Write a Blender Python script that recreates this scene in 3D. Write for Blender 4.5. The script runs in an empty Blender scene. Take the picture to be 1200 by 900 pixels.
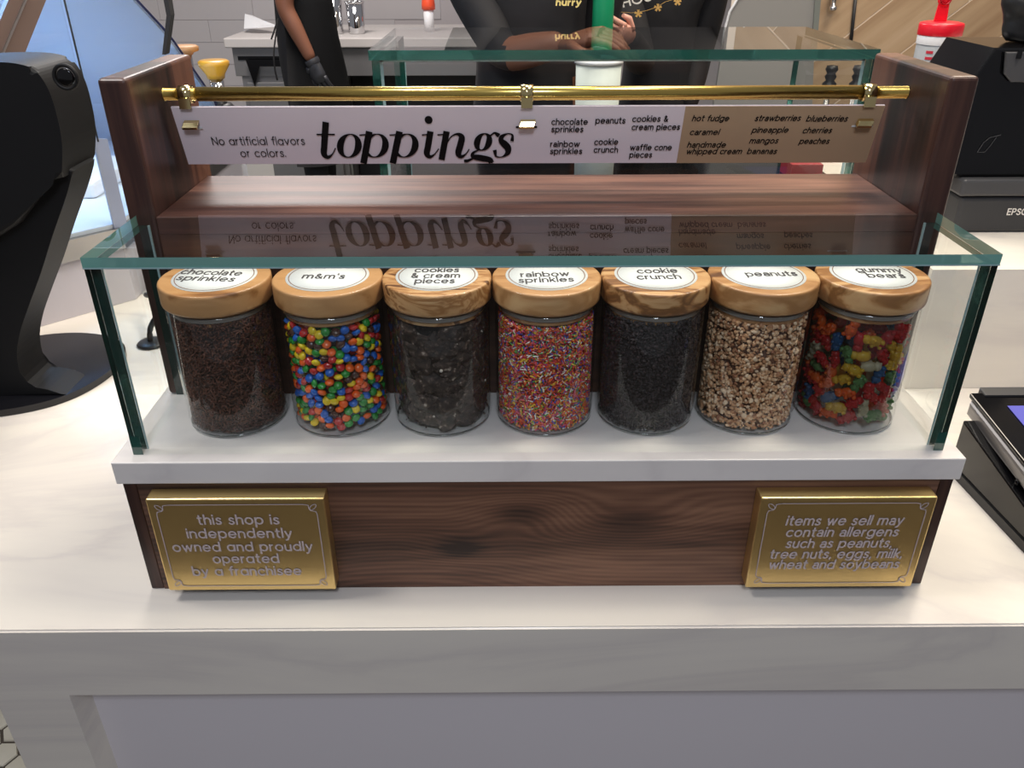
import bpy, bmesh, math, random
import numpy as np
from mathutils import Vector, Matrix
PI = math.pi
R = math.radians
rnd = random.Random(7)
SC = bpy.context.scene
COL = SC.collection

# ------------------------------------------------------------------ camera
YAW, PITCH, ROLL, F = 0.0068, 0.501, -0.0015, 957.84
CAM = Vector((-0.0329, -0.6924, 0.6371))
_f = Vector((math.sin(YAW)*math.cos(PITCH), math.cos(YAW)*math.cos(PITCH), -math.sin(PITCH)))
_r0 = Vector((math.cos(YAW), -math.sin(YAW), 0)); _u0 = _r0.cross(_f)
_r = math.cos(ROLL)*_r0 + math.sin(ROLL)*_u0; _u = -math.sin(ROLL)*_r0 + math.cos(ROLL)*_u0
cd = bpy.data.cameras.new('camera'); cam = bpy.data.objects.new('camera', cd); COL.objects.link(cam)
cd.sensor_width = 36; cd.lens = F/1200*36; cd.clip_start = .02; cd.clip_end = 60
cam.matrix_world = Matrix(((_r.x,_u.x,-_f.x,CAM.x),(_r.y,_u.y,-_f.y,CAM.y),(_r.z,_u.z,-_f.z,CAM.z),(0,0,0,1)))
SC.camera = cam
def at(px, py, Y):                      # the point at depth Y behind a spot of the photograph
    d = _f + _r*((px-600)/F) - _u*((py-450)/F)
    return CAM + d*((Y-CAM.y)/d.y)

# ------------------------------------------------------------------ world, lights, exposure
w = bpy.data.worlds.new('world'); SC.world = w; w.use_nodes = True
w.node_tree.nodes['Background'].inputs[0].default_value = (.80,.80,.86,1)
w.node_tree.nodes['Background'].inputs[1].default_value = .24
def area(name, loc, size, power, color, target=None, sy=None):
    l = bpy.data.lights.new(name, 'AREA'); l.energy = power; l.color = color; l.size = size
    if sy: l.shape = 'RECTANGLE'; l.size_y = sy
    o = bpy.data.objects.new(name, l); COL.objects.link(o); o.location = loc
    d = (Vector(target) - Vector(loc)) if target else Vector((0,0,-1))
    o.rotation_euler = d.to_track_quat('-Z','Y').to_euler(); return o
area('ceiling_and_fill_lamp', (.75,.25,1.75), .30, 17, (1,.90,.76), (.15,-.05,0))
area('ceiling_and_fill_lamp', (-1.0,.0,1.8), .45, 15, (1,.96,.93), (-.6,.1,0))
area('ceiling_and_fill_lamp', (.1,.9,1.85), .55, 24, (1,.93,.83), (0,.1,0))
area('ceiling_and_fill_lamp', (-1.0,3.0,2.0), .9, 75, (1,.94,.90))
area('ceiling_and_fill_lamp', (1.3,1.5,2.0), .7, 27, (1,.87,.70))
area('ceiling_and_fill_lamp', (.0,-1.6,1.9), .45, 19, (.80,.86,1), (0,0,0))  # cool front fill, added to brighten the counter side; no fixture there
SC.view_settings.view_transform = 'Standard'; SC.view_settings.look = 'None'
SC.view_settings.gamma = 1; SC.view_settings.use_curve_mapping = False; SC.view_settings.exposure = 0.0
SC.cycles.transparent_max_bounces = 40; SC.cycles.max_bounces = 10
SC.cycles.caustics_reflective = False; SC.cycles.caustics_refractive = False

# ------------------------------------------------------------------ materials
def sr(r, g, b):                         # 8-bit sRGB -> linear
    c = lambda v: (v/255/12.92) if v <= 10 else ((v/255+.055)/1.055)**2.4
    return (c(r), c(g), c(b), 1)
def mat(name, col, rough=.5, metal=0, spec=.5, coat=0, **kw):
    m = bpy.data.materials.new(name); m.use_nodes = True
    b = m.node_tree.nodes['Principled BSDF']
    b.inputs['Base Color'].default_value = col if len(col) == 4 else (*col,1)
    b.inputs['Roughness'].default_value = rough; b.inputs['Metallic'].default_value = metal
    b.inputs['Specular IOR Level'].default_value = spec; b.inputs['Coat Weight'].default_value = coat
    for k, v in kw.items(): b.inputs[k.replace('_',' ')].default_value = v
    return m
def nodes(m): return m.node_tree.nodes, m.node_tree.links, m.node_tree.nodes['Principled BSDF']
def nn(m, t, **kw):
    n = m.node_tree.nodes.new(t)
    for k, v in kw.items():
        if hasattr(n, k): setattr(n, k, v)
        else: n.inputs[k].default_value = v
    return n
def ramp(m, stops):
    n = m.node_tree.nodes.new('ShaderNodeValToRGB'); e = n.color_ramp.elements
    while len(e) < len(stops): e.new(.5)
    for el, (p, c) in zip(e, stops): el.position = p; el.color = c
    return n
def coords(m, scale, rot=(0,0,0), rand=False):
    N, L, B = nodes(m)
    t = nn(m,'ShaderNodeTexCoord'); mp = nn(m,'ShaderNodeMapping'); mp.inputs['Scale'].default_value = scale
    mp.inputs['Rotation'].default_value = rot
    if rand:
        oi = nn(m,'ShaderNodeObjectInfo'); mu = nn(m,'ShaderNodeMath', operation='MULTIPLY'); mu.inputs[1].default_value = 37
        L.new(oi.outputs['Random'], mu.inputs[0]); va = nn(m,'ShaderNodeVectorMath', operation='ADD')
        L.new(t.outputs['Object'], va.inputs[0]); L.new(mu.outputs[0], va.inputs[1]); L.new(va.outputs[0], mp.inputs['Vector'])
    else: L.new(t.outputs['Object'], mp.inputs['Vector'])
    return mp.outputs['Vector'], t.outputs['Object']
def walnut(name, dark, mid, light, along='x', rings=90, knots=(), rough=.42, coat=.1, board=None):
    """boards with fine grain running along one axis; knots bend the grain"""
    m = mat(name, mid, rough, coat=coat, Coat_Roughness=.18)
    N, L, B = nodes(m)
    flat = along == 'y2'; along = 'x' if flat else along
    sc = {'x':(1.2,9,9), 'z':(9,9,1.2)}[along]
    v, ob = coords(m, sc)
    n1 = nn(m,'ShaderNodeTexNoise', Scale=1.0, Detail=3.0); L.new(v, n1.inputs['Vector'])
    sep = nn(m,'ShaderNodeSeparateXYZ'); L.new(ob, sep.inputs[0])
    across = sep.outputs['Z' if along == 'x' else 'Y']
    ph = nn(m,'ShaderNodeMath', operation='MULTIPLY_ADD'); L.new(across, ph.inputs[0]); ph.inputs[1].default_value = rings
    s1 = nn(m,'ShaderNodeMath', operation='MULTIPLY'); L.new(n1.outputs['Fac'], s1.inputs[0]); s1.inputs[1].default_value = 26
    L.new(s1.outputs[0], ph.inputs[2]); phase = ph.outputs[0]; kn = None
    for (kx, ky, kz, s, a) in knots:
        d = nn(m,'ShaderNodeVectorMath', operation='SUBTRACT'); L.new(ob, d.inputs[0]); d.inputs[1].default_value = (kx,ky,kz)
        d2 = nn(m,'ShaderNodeVectorMath', operation='MULTIPLY'); L.new(d.outputs[0], d2.inputs[0]); d2.inputs[1].default_value = (.6,1,1.4)
        ln = nn(m,'ShaderNodeVectorMath', operation='LENGTH'); L.new(d2.outputs[0], ln.inputs[0])
        mr = nn(m,'ShaderNodeMapRange', interpolation_type='SMOOTHERSTEP'); L.new(ln.outputs['Value'], mr.inputs['Value'])
        mr.inputs['From Min'].default_value = 0; mr.inputs['From Max'].default_value = s
        mr.inputs['To Min'].default_value = 1; mr.inputs['To Max'].default_value = 0
        ad = nn(m,'ShaderNodeMath', operation='MULTIPLY_ADD'); L.new(mr.outputs[0], ad.inputs[0]); ad.inputs[1].default_value = a
        L.new(phase, ad.inputs[2]); phase = ad.outputs[0]
        pw = nn(m,'ShaderNodeMath', operation='POWER'); L.new(mr.outputs[0], pw.inputs[0]); pw.inputs[1].default_value = 5
        if s > .1: continue
        if kn is None: kn = pw.outputs[0]
        else:
            mx = nn(m,'ShaderNodeMath', operation='MAXIMUM'); L.new(kn, mx.inputs[0]); L.new(pw.outputs[0], mx.inputs[1]); kn = mx.outputs[0]
    si = nn(m,'ShaderNodeMath', operation='SINE'); L.new(phase, si.inputs[0])
    h = nn(m,'ShaderNodeMath', operation='MULTIPLY_ADD'); L.new(si.outputs[0], h.inputs[0]); h.inputs[1].default_value = .06; h.inputs[2].default_value = .0
    v3, _ = coords(m, {'x':(8,160,160), 'z':(160,160,8)}[along])
    n2 = nn(m,'ShaderNodeTexNoise', Scale=1.0, Detail=2.0); L.new(v3, n2.inputs['Vector'])
    v4, _ = coords(m, {'x':(1.5,13,13) if not flat else (1.3,26,26), 'z':(16,16,1.5)}[along], rot=(0,.05,0))
    n3 = nn(m,'ShaderNodeTexNoise', Scale=1.0, Detail=4.0, Distortion=.6); L.new(v4, n3.inputs['Vector'])
    a1 = nn(m,'ShaderNodeMath', operation='MULTIPLY_ADD'); L.new(n2.outputs['Fac'], a1.inputs[0]); a1.inputs[1].default_value = .45; L.new(h.outputs[0], a1.inputs[2])
    a2 = nn(m,'ShaderNodeMath', operation='MULTIPLY_ADD'); L.new(n3.outputs['Fac'], a2.inputs[0]); a2.inputs[1].default_value = 1.15; L.new(a1.outputs[0], a2.inputs[2])
    val = a2.outputs[0]
    if board:                            # glued staves: each a tone of its own
        dv = nn(m,'ShaderNodeMath', operation='MULTIPLY_ADD'); L.new(across, dv.inputs[0]); dv.inputs[1].default_value = 1/board; dv.inputs[2].default_value = .37
        fl = nn(m,'ShaderNodeMath', operation='FLOOR'); L.new(dv.outputs[0], fl.inputs[0])
        wn = nn(m,'ShaderNodeTexWhiteNoise', noise_dimensions='1D'); L.new(fl.outputs[0], wn.inputs['W'])
        a3 = nn(m,'ShaderNodeMath', operation='MULTIPLY_ADD'); L.new(wn.outputs['Value'], a3.inputs[0]); a3.inputs[1].default_value = .34
        a4 = nn(m,'ShaderNodeMath', operation='SUBTRACT'); L.new(val, a4.inputs[0]); a4.inputs[1].default_value = .17
        L.new(a4.outputs[0], a3.inputs[2]); val = a3.outputs[0]
    if kn is not None:
        sb = nn(m,'ShaderNodeMath', operation='MULTIPLY_ADD'); L.new(kn, sb.inputs[0]); sb.inputs[1].default_value = -.32; L.new(val, sb.inputs[2]); val = sb.outputs[0]
    rp = ramp(m, [(.40,dark),(.68,mid),(.98,light)]); ofs = nn(m,'ShaderNodeMath', operation='SUBTRACT'); L.new(val, ofs.inputs[0]); ofs.inputs[1].default_value = .10; L.new(ofs.outputs[0], rp.inputs[0]); L.new(rp.outputs[0], B.inputs['Base Color'])
    bp = nn(m,'ShaderNodeBump', Strength=.12, Distance=.001); L.new(n2.outputs['Fac'], bp.inputs['Height']); L.new(bp.outputs[0], B.inputs['Normal'])
    return m
def marble(name, base, vein, rough=.2, amt=.75):
    m = mat(name, base, rough); N, L, B = nodes(m)
    v, _ = coords(m, (1.3,3.2,2.6), rot=(0,0,.5))
    n = nn(m,'ShaderNodeTexNoise', Scale=1.0, Detail=6.0, Distortion=1.3, Roughness=.55); L.new(v, n.inputs['Vector'])
    rp = ramp(m, [(.34,(0,0,0,1)),(.46,(.35,.35,.35,1)),(.50,(.7,.7,.7,1)),(.53,(.35,.35,.35,1)),(.64,(0,0,0,1))]); L.new(n.outputs['Fac'], rp.inputs[0])
    mu = nn(m,'ShaderNodeMath', operation='MULTIPLY'); L.new(rp.outputs[0], mu.inputs[0]); mu.inputs[1].default_value = amt
    mx = nn(m,'ShaderNodeMix', data_type='RGBA'); L.new(mu.outputs[0], mx.inputs['Factor'])
    mx.inputs[6].default_value = base; mx.inputs[7].default_value = vein; L.new(mx.outputs[2], B.inputs['Base Color']); return m
def olive(name, knotty):
    m = mat(name, sr(200,150,90), .42, coat=.15); N, L, B = nodes(m)
    v, _ = coords(m, (10,34,34), rot=(.25,.2,.35), rand=True)
    n = nn(m,'ShaderNodeTexNoise', Scale=1.0, Detail=4.0, Distortion=knotty); L.new(v, n.inputs['Vector'])
    mu = nn(m,'ShaderNodeMath', operation='MULTIPLY'); L.new(n.outputs['Fac'], mu.inputs[0]); mu.inputs[1].default_value = 16+9*knotty
    si = nn(m,'ShaderNodeMath', operation='SINE'); L.new(mu.outputs[0], si.inputs[0])
    a = nn(m,'ShaderNodeMath', operation='MULTIPLY_ADD'); L.new(si.outputs[0], a.inputs[0]); a.inputs[1].default_value = .05+.075*knotty
    L.new(n.outputs['Fac'], a.inputs[2])
    rp = ramp(m, [(.22,sr(100,64,38)),(.38,sr(160,112,66)),(.52,sr(190,144,96)),(.8,sr(208,168,120))]); L.new(a.outputs[0], rp.inputs[0])
    L.new(rp.outputs[0], B.inputs['Base Color']); return m
def thin_glass(name, tint=(1,1,1), ior=1.5, rough=0.0, haze=0):
    """a sheet surface: Fresnel reflection over clear, slightly tinted transmission"""
    m = bpy.data.materials.new(name); m.use_nodes = True; N = m.node_tree.nodes; L = m.node_tree.links; N.clear()
    o = N.new('ShaderNodeOutputMaterial'); t = N.new('ShaderNodeBsdfTransparent'); g = N.new('ShaderNodeBsdfGlossy')
    t.inputs[0].default_value = (*tint,1); g.inputs['Roughness'].default_value = rough; g.inputs[0].default_value = (1,1,1,1)
    lw = N.new('ShaderNodeFresnel'); lw.inputs[0].default_value = ior
    geo = N.new('ShaderNodeNewGeometry'); ml = N.new('ShaderNodeMix'); ml.inputs[2].default_value = ior; ml.inputs[3].default_value = 1/ior
    # the node inverts the index on back faces; invert it again so both faces reflect like air to glass
    L.new(geo.outputs['Backfacing'], ml.inputs[0]); L.new(ml.outputs[0], lw.inputs[0])
    mx = N.new('ShaderNodeMixShader'); L.new(lw.outputs[0], mx.inputs[0]); L.new(t.outputs[0], mx.inputs[1]); L.new(g.outputs[0], mx.inputs[2])
    out = mx.outputs[0]
    if haze:
        d = N.new('ShaderNodeBsdfDiffuse'); d.inputs[0].default_value = (.8,.85,.85,1); m2 = N.new('ShaderNodeMixShader'); m2.inputs[0].default_value = haze
        L.new(out, m2.inputs[1]); L.new(d.outputs[0], m2.inputs[2]); out = m2.outputs[0]
    L.new(out, o.inputs[0]); return m
def gummy(name, c):
    m = bpy.data.materials.new(name); m.use_nodes = True; N = m.node_tree.nodes; L = m.node_tree.links; B = N['Principled BSDF']
    B.inputs['Base Color'].default_value = c; B.inputs['Roughness'].default_value = .25; B.inputs['Specular IOR Level'].default_value = .5
    tr = N.new('ShaderNodeBsdfTranslucent'); tr.inputs[0].default_value = c; tp = N.new('ShaderNodeBsdfTransparent'); tp.inputs[0].default_value = c
    a = N.new('ShaderNodeMixShader'); a.inputs[0].default_value = .5; b = N.new('ShaderNodeMixShader'); b.inputs[0].default_value = .40
    L.new(B.outputs[0], a.inputs[1]); L.new(tr.outputs[0], a.inputs[2]); L.new(a.outputs[0], b.inputs[1]); L.new(tp.outputs[0], b.inputs[2])
    L.new(b.outputs[0], N['Material Output'].inputs[0]); return m

KN = [(-.018,-.16,.100,.06,-22),(.100,-.16,.092,.085,26),(-.14,-.16,.020,.15,-30),(-.085,-.16,.055,.05,12)]
M = dict(
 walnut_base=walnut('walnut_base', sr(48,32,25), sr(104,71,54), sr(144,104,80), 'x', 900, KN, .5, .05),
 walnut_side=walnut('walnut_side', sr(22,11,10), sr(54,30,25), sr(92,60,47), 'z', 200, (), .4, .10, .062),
 walnut_shelf=walnut('walnut_shelf', sr(22,14,16), sr(72,45,38), sr(122,86,72), 'y2', 0, (), .4, .05),
 walnut_back=walnut('walnut_back', sr(34,19,14), sr(62,37,27), sr(88,56,40), 'x', 200, (), .45, .05),
 counter=marble('white_marble', sr(240,233,220), sr(206,198,194)),
 slab=marble('slab_marble', sr(240,234,228), sr(196,188,188), .3, .45),
 glass=thin_glass('clear_glass', (.985,.995,.99), 1.55),
 clear=thin_glass('clear_inner_face', (.985,.995,.99), 1.0001),
 edge_top=mat('glass_edge_top', sr(116,172,162), .1, Transmission_Weight=.25, IOR=1.5, coat=1),
 jarglass=thin_glass('jar_glass', (.97,.975,.975), 1.45),
 edge=mat('glass_edge', sr(28,88,78), .08, Transmission_Weight=.35, IOR=1.5, coat=1),
 edge_dark=mat('glass_edge_dark', sr(12,44,40), .06, Transmission_Weight=.2, IOR=1.5, coat=1),
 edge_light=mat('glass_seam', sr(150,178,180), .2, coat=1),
 brass=mat('brass', sr(214,186,104), .24, 1), brass_pol=mat('polished_brass', sr(226,206,150), .14, 1),
 plaque=mat('brushed_brass', sr(234,204,140), .36, 1),
 letters=mat('etched_letters', sr(205,188,186), .6), cream_sign=mat('white_acrylic', sr(240,226,230), .4),
 tan_sign=mat('tan_acrylic', sr(184,154,122), .45), ink=mat('black_ink', sr(12,8,10), .7, spec=.2),
 lid_text=mat('label_ink', sr(70,66,68), .6), label=mat('label_paper', sr(226,228,226), .5), ring=mat('label_ring', sr(120,80,50), .5),
 jar_base=mat('jar_base_glass', sr(120,124,120), .15, Transmission_Weight=.5, coat=1),
 gasket=mat('clear_gasket', sr(150,142,134), .25, coat=.6, Transmission_Weight=.4),
 black=mat('black_plastic', sr(24,24,26), .42), gloss=mat('gloss_black', sr(10,10,12), .12), satin=mat('satin_grey', sr(70,70,72), .4),
 dark=mat('dark_grey', sr(50,50,52), .5), steel=mat('stainless', sr(176,174,172), .3, 1), steel_d=mat('painted_steel', sr(140,138,138), .4, .6),
 chrome=mat('chrome', sr(220,220,222), .08, 1), white=mat('white_plastic', sr(228,228,230), .4),
 kiosk=mat('kiosk_black', sr(13,13,15), .6, spec=.3), base_gloss=mat('base_gloss', sr(20,20,24), .2), red=mat('red_plastic', sr(222,24,44), .35), label_grey=mat('label_grey', sr(160,164,168), .4),
 skin_d=mat('brown_skin', sr(136,88,66), .5), skin_l=mat('light_skin', sr(220,160,140), .5), cloth=mat('black_cloth', sr(18,17,19), .85),
 shirt=mat('black_shirt', sr(22,21,25), .8), glove=mat('black_glove', sr(52,52,56), .45), hair=mat('dark_hair', sr(24,18,16), .6),
 green=mat('green_plastic', sr(0,132,86), .4), gold=mat('gold_print', sr(206,164,90), .6), wprint=mat('white_print', sr(226,222,214), .6), yprint=mat('yellow_print', sr(226,206,130), .6),
 amber=mat('amber_knob', sr(214,160,50), .3, coat=.5), tanw=mat('tan_wood', sr(176,130,84), .5), orange=mat('orange_plastic', sr(235,84,48), .4),
 shade=mat('grey_metal', sr(150,148,144), .45, .2), maroon=mat('dark_red', sr(150,20,34), .5),
)
# ------------------------------------------------------------------ mesh helpers
def link(name, me, mats, parent=None, smooth=False):
    o = bpy.data.objects.new(name, me); COL.objects.link(o)
    if not isinstance(mats, (list, tuple)): mats = [mats]
    if not me.materials:
        for m in mats: me.materials.append(M[m] if isinstance(m, str) else m)
    if smooth:
        for p in me.polygons: p.use_smooth = True
    if parent:
        o.parent = parent; o.matrix_parent_inverse = Matrix.Identity(4)
    return o
def obj(name, bm, mats, parent=None, smooth=False, keep=False):
    me = bpy.data.meshes.new(name); bm.normal_update()
    if parent:                            # geometry is given in world space; parts live in their thing's space
        bmesh.ops.transform(bm, matrix=world(parent).inverted(), verts=bm.verts)
    bm.to_mesh(me); bm.free(); return link(name, me, mats, parent, smooth)
def world(o):
    m = Matrix.LocRotScale(o.location, o.rotation_euler, o.scale)
    return world(o.parent) @ m if o.parent else m
def tag(o, label, cat, group=None):
    o['label'] = label; o['category'] = cat
    if group: o['group'] = group
    return o
def thing(name, label, cat, loc=(0,0,0), group=None, rz=0):
    o = bpy.data.objects.new(name, None); COL.objects.link(o); o.location = loc; o.rotation_euler = (0,0,rz); o.empty_display_size = .02
    return tag(o, label, cat, group)
def struct(o): o['kind'] = 'structure'; return o
def bx(bm, a, b, bev=0, seg=2, mi=0, mtx=None):
    x0,y0,z0 = a; x1,y1,z1 = b
    v = [bm.verts.new(p) for p in [(x0,y0,z0),(x1,y0,z0),(x1,y1,z0),(x0,y1,z0),(x0,y0,z1),(x1,y0,z1),(x1,y1,z1),(x0,y1,z1)]]
    fs = [bm.faces.new([v[i] for i in q]) for q in [(3,2,1,0),(4,5,6,7),(0,1,5,4),(1,2,6,5),(2,3,7,6),(3,0,4,7)]]
    for f in fs: f.material_index = mi
    if bev:
        es = list({e for f in fs for e in f.edges})
        r = bmesh.ops.bevel(bm, geom=es, offset=bev, segments=seg, affect='EDGES', profile=.5)
        vs = list({vv for f in r['faces'] for vv in f.verts} | {x for x in v if x.is_valid})
        for f in r['faces']: f.material_index = mi
    else: vs = v
    if mtx: bmesh.ops.transform(bm, matrix=mtx, verts=vs)
    return fs
def box(name, a, b, m, parent=None, bev=0, seg=2):
    bm = bmesh.new(); bx(bm, a, b, bev, seg); return obj(name, bm, m, parent)
def lathe(bm, prof, n=32, c=(0,0,0), mtx=None, mi=0, close=True):
    rings = []
    for r, z in prof:
        if r < 1e-6: rings.append([bm.verts.new((c[0],c[1],c[2]+z))])
        else: rings.append([bm.verts.new((c[0]+r*math.cos(2*PI*i/n), c[1]+r*math.sin(2*PI*i/n), c[2]+z)) for i in range(n)])
    for a, b in zip(rings, rings[1:]):
        for i in range(n):
            j = (i+1) % n
            q = [a[i%len(a)], a[j%len(a)], b[j%len(b)], b[i%len(b)]]
            q2 = []; [q2.append(x) for x in q if x not in q2]
            if len(q2) > 2: f = bm.faces.new(q2); f.material_index = mi; f.smooth = True
    vs = [v for r in rings for v in r]
    if mtx: bmesh.ops.transform(bm, matrix=mtx, verts=vs)
    return vs
def prism(bm, poly, d, mi=0, bev=0):      # poly: 3D points (planar), d: extrusion vector
    d = Vector(d); a = [bm.verts.new(p) for p in poly]; b = [bm.verts.new(Vector(p)+d) for p in poly]
    fs = [bm.faces.new(a[::-1]), bm.faces.new(b)]
    for i in range(len(a)): j = (i+1) % len(a); fs.append(bm.faces.new([a[i],a[j],b[j],b[i]]))
    for f in fs: f.material_index = mi
    if bev:
        es = list({e for f in fs[:2] for e in f.edges})
        bmesh.ops.bevel(bm, geom=es, offset=bev, segments=3, affect='EDGES', profile=.5)
    bmesh.ops.recalc_face_normals(bm, faces=bm.faces)
def tube(bm, pts, r, n=10, mi=0, closed=False):
    pts = [Vector(p) for p in pts]; rings = []; up = Vector((.13,.2,1)).normalized()
    for i, p in enumerate(pts):
        t = ((pts[(i+1)%len(pts)] if closed or i < len(pts)-1 else p) - (pts[i-1] if closed or i > 0 else p)).normalized()
        s = t.cross(up).normalized(); q = s.cross(t); rr = r[i] if isinstance(r, (list,tuple)) else r
        rings.append([bm.verts.new(p + (s*math.cos(2*PI*k/n) + q*math.sin(2*PI*k/n))*rr) for k in range(n)])
    prs = list(zip(rings, rings[1:])) + ([(rings[-1], rings[0])] if closed else [])
    for a, b in prs:
        for k in range(n): f = bm.faces.new([a[k],a[(k+1)%n],b[(k+1)%n],b[k]]); f.material_index = mi; f.smooth = True
    if not closed:
        for rg in (rings[0][::-1], rings[-1]): f = bm.faces.new(rg); f.material_index = mi
def smooth_path(pts, k=6):
    P = [Vector(p) for p in pts]; P = [P[0]*2-P[1]]+P+[P[-1]*2-P[-2]]; out = []
    for i in range(1, len(P)-2):
        for s in range(k):
            t = s/k; a,b,c,d = P[i-1:i+3]
            out.append(.5*((2*b)+(c-a)*t+(2*a-5*b+4*c-d)*t*t+(3*b-a-3*c+d)*t**3))
    return out+[P[-2]]

# ------------------------------------------------------------------ lettering (monoline strokes)
def arc(cx, cy, rx, ry, a0, a1, n=14): return [(cx+rx*math.cos(R(a0+(a1-a0)*i/n)), cy+ry*math.sin(R(a0+(a1-a0)*i/n))) for i in range(n+1)]
O = lambda: arc(.5,.5,.5,.5,0,360,24)
def arch(x, w=.8): r = w/2; return [(x,0),(x,1)], arc(x+r,1-r,r,r,180,0)+[(x+w,0)]
S_ = [(.62,.84),(.5,.95),(.33,1.0),(.14,.93),(.07,.76),(.15,.6),(.34,.52),(.55,.43),(.65,.26),(.57,.08),(.35,0),(.14,.04),(0,.16)]
GL = {
 'a':([O(),[(1,1),(1,0)]],1), 'A2':([[(.08,.86)]+arc(.42,.62,.36,.38,100,0)+[(.78,0)],arc(.40,.28,.38,.28,0,360,18)],.78),
 'b':([O(),[(0,1.5),(0,0)]],1), 'c':([arc(.5,.5,.5,.5,45,315)],.86), 'd':([O(),[(1,1.5),(1,0)]],1),
 'e':([[(0,.5),(1,.5)]+arc(.5,.5,.5,.5,0,315)],1), 'f':([[(.25,0),(.25,1.2)]+arc(.5,1.2,.25,.3,180,80,6),[(0,1),(.55,1)]],.5),
 'g':([O(),[(1,1),(1,0)]+arc(.5,.0,.5,.42,0,-150)],1), 'h':([[(0,1.5),(0,0)],arch(0)[1]],.8), 'i':([[(.0,1),(.0,0)],[(0,1.36),(0,1.46)]],0),
 'j':([[(.0,1),(0,-.2)],[(0,1.36),(0,1.46)]],0), 'k':([[(0,1.5),(0,0)],[(.65,1),(0,.38)],[(.22,.55),(.7,0)]],.7), 'l':([[(0,1.5),(0,0)]],0),
 'm':([arch(0,.7)[0],arch(0,.7)[1],arch(.7,.7)[1]],1.4), 'n':([*arch(0)],.8), 'o':([O()],1), 'p':([O(),[(0,1),(0,-.48)]],1), 'q':([O(),[(1,1),(1,-.48)]],1),
 'r':([[(0,1),(0,0)],arc(.42,.5,.42,.48,180,95,8)],.42), 's':([S_],.65), 't':([[(.22,1.4),(.22,.25)]+arc(.47,.25,.25,.25,180,280,6),[(0,1),(.52,1)]],.5),
 'u':([[(0,1),(0,.4)]+arc(.4,.4,.4,.4,180,360)+[(.8,1)],[(.8,1),(.8,0)]],.8), 'v':([[(0,1),(.42,0),(.84,1)]],.84),
 'w':([[(0,1),(.36,0),(.68,.95),(1.0,0),(1.36,1)]],1.36), 'x':([[(0,1),(.8,0)],[(.8,1),(0,0)]],.8), 'y':([[(0,1),(.42,0)],[(.84,1),(.36,-.16),(.18,-.42),(0,-.44)]],.84), 'z':([[(0,1),(.75,1),(0,0),(.75,0)]],.75),
 'N':([[(0,0),(0,1.42),(1.0,0),(1.0,1.42)]],1.0), 'E':([[(.8,1.42),(0,1.42),(0,0),(.8,0)],[(0,.72),(.72,.72)]],.8), 'P':([[(0,0),(0,1.42)]+[(.45,1.42)]+arc(.5,1.05,.36,.37,80,-90)+[(0,.68)]],.86),
 'S':([[(x*1.35,y*1.42) for x,y in S_]],.88), 'O':([arc(.68,.71,.68,.71,0,360,24)],1.36), 'H':([[(0,0),(0,1.42)],[(1,0),(1,1.42)],[(0,.74),(1,.74)]],1.0), 'U':([[(0,1.42),(0,.45)]+arc(.5,.5,.5,.5,180,360)+[(1,1.42)]],1),
 '.':([[(0,0),(0,.1)]],.05), ',':([[(.06,.08),(0,-.22)]],.06), "'":([[(0,1.5),(0,1.2)]],.0),
 '&':([[(1.0,0),(.2,.95),(.18,1.2),(.4,1.42),(.62,1.2),(.55,.98),(.1,.5),(.08,.2),(.4,0),(.75,.12),(.98,.6)]],1.0),
}
RC_ = [0]
def ribbon(bm, pts, w, P0, mi=0):         # cut at sharp corners, drop repeated points
    W = w if isinstance(w, list) else [w]*len(pts); runs = [[(pts[0],W[0])]]
    for i in range(1, len(pts)):
        if math.hypot(pts[i][0]-pts[i-1][0], pts[i][1]-pts[i-1][1]) < 1e-7: continue
        q = runs[-1]
        if len(q) > 1:
            a, b, c = q[-2][0], q[-1][0], pts[i]; u1 = (b[0]-a[0],b[1]-a[1]); u2 = (c[0]-b[0],c[1]-b[1])
            if (u1[0]*u2[0]+u1[1]*u2[1]) < .45*math.hypot(*u1)*math.hypot(*u2): runs.append([q[-1]])
        runs[-1].append((pts[i],W[i]))
    for q in runs:
        if len(q) > 1: ribbon1(bm, [p for p,_ in q], [x for _,x in q], P0, mi)
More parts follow.
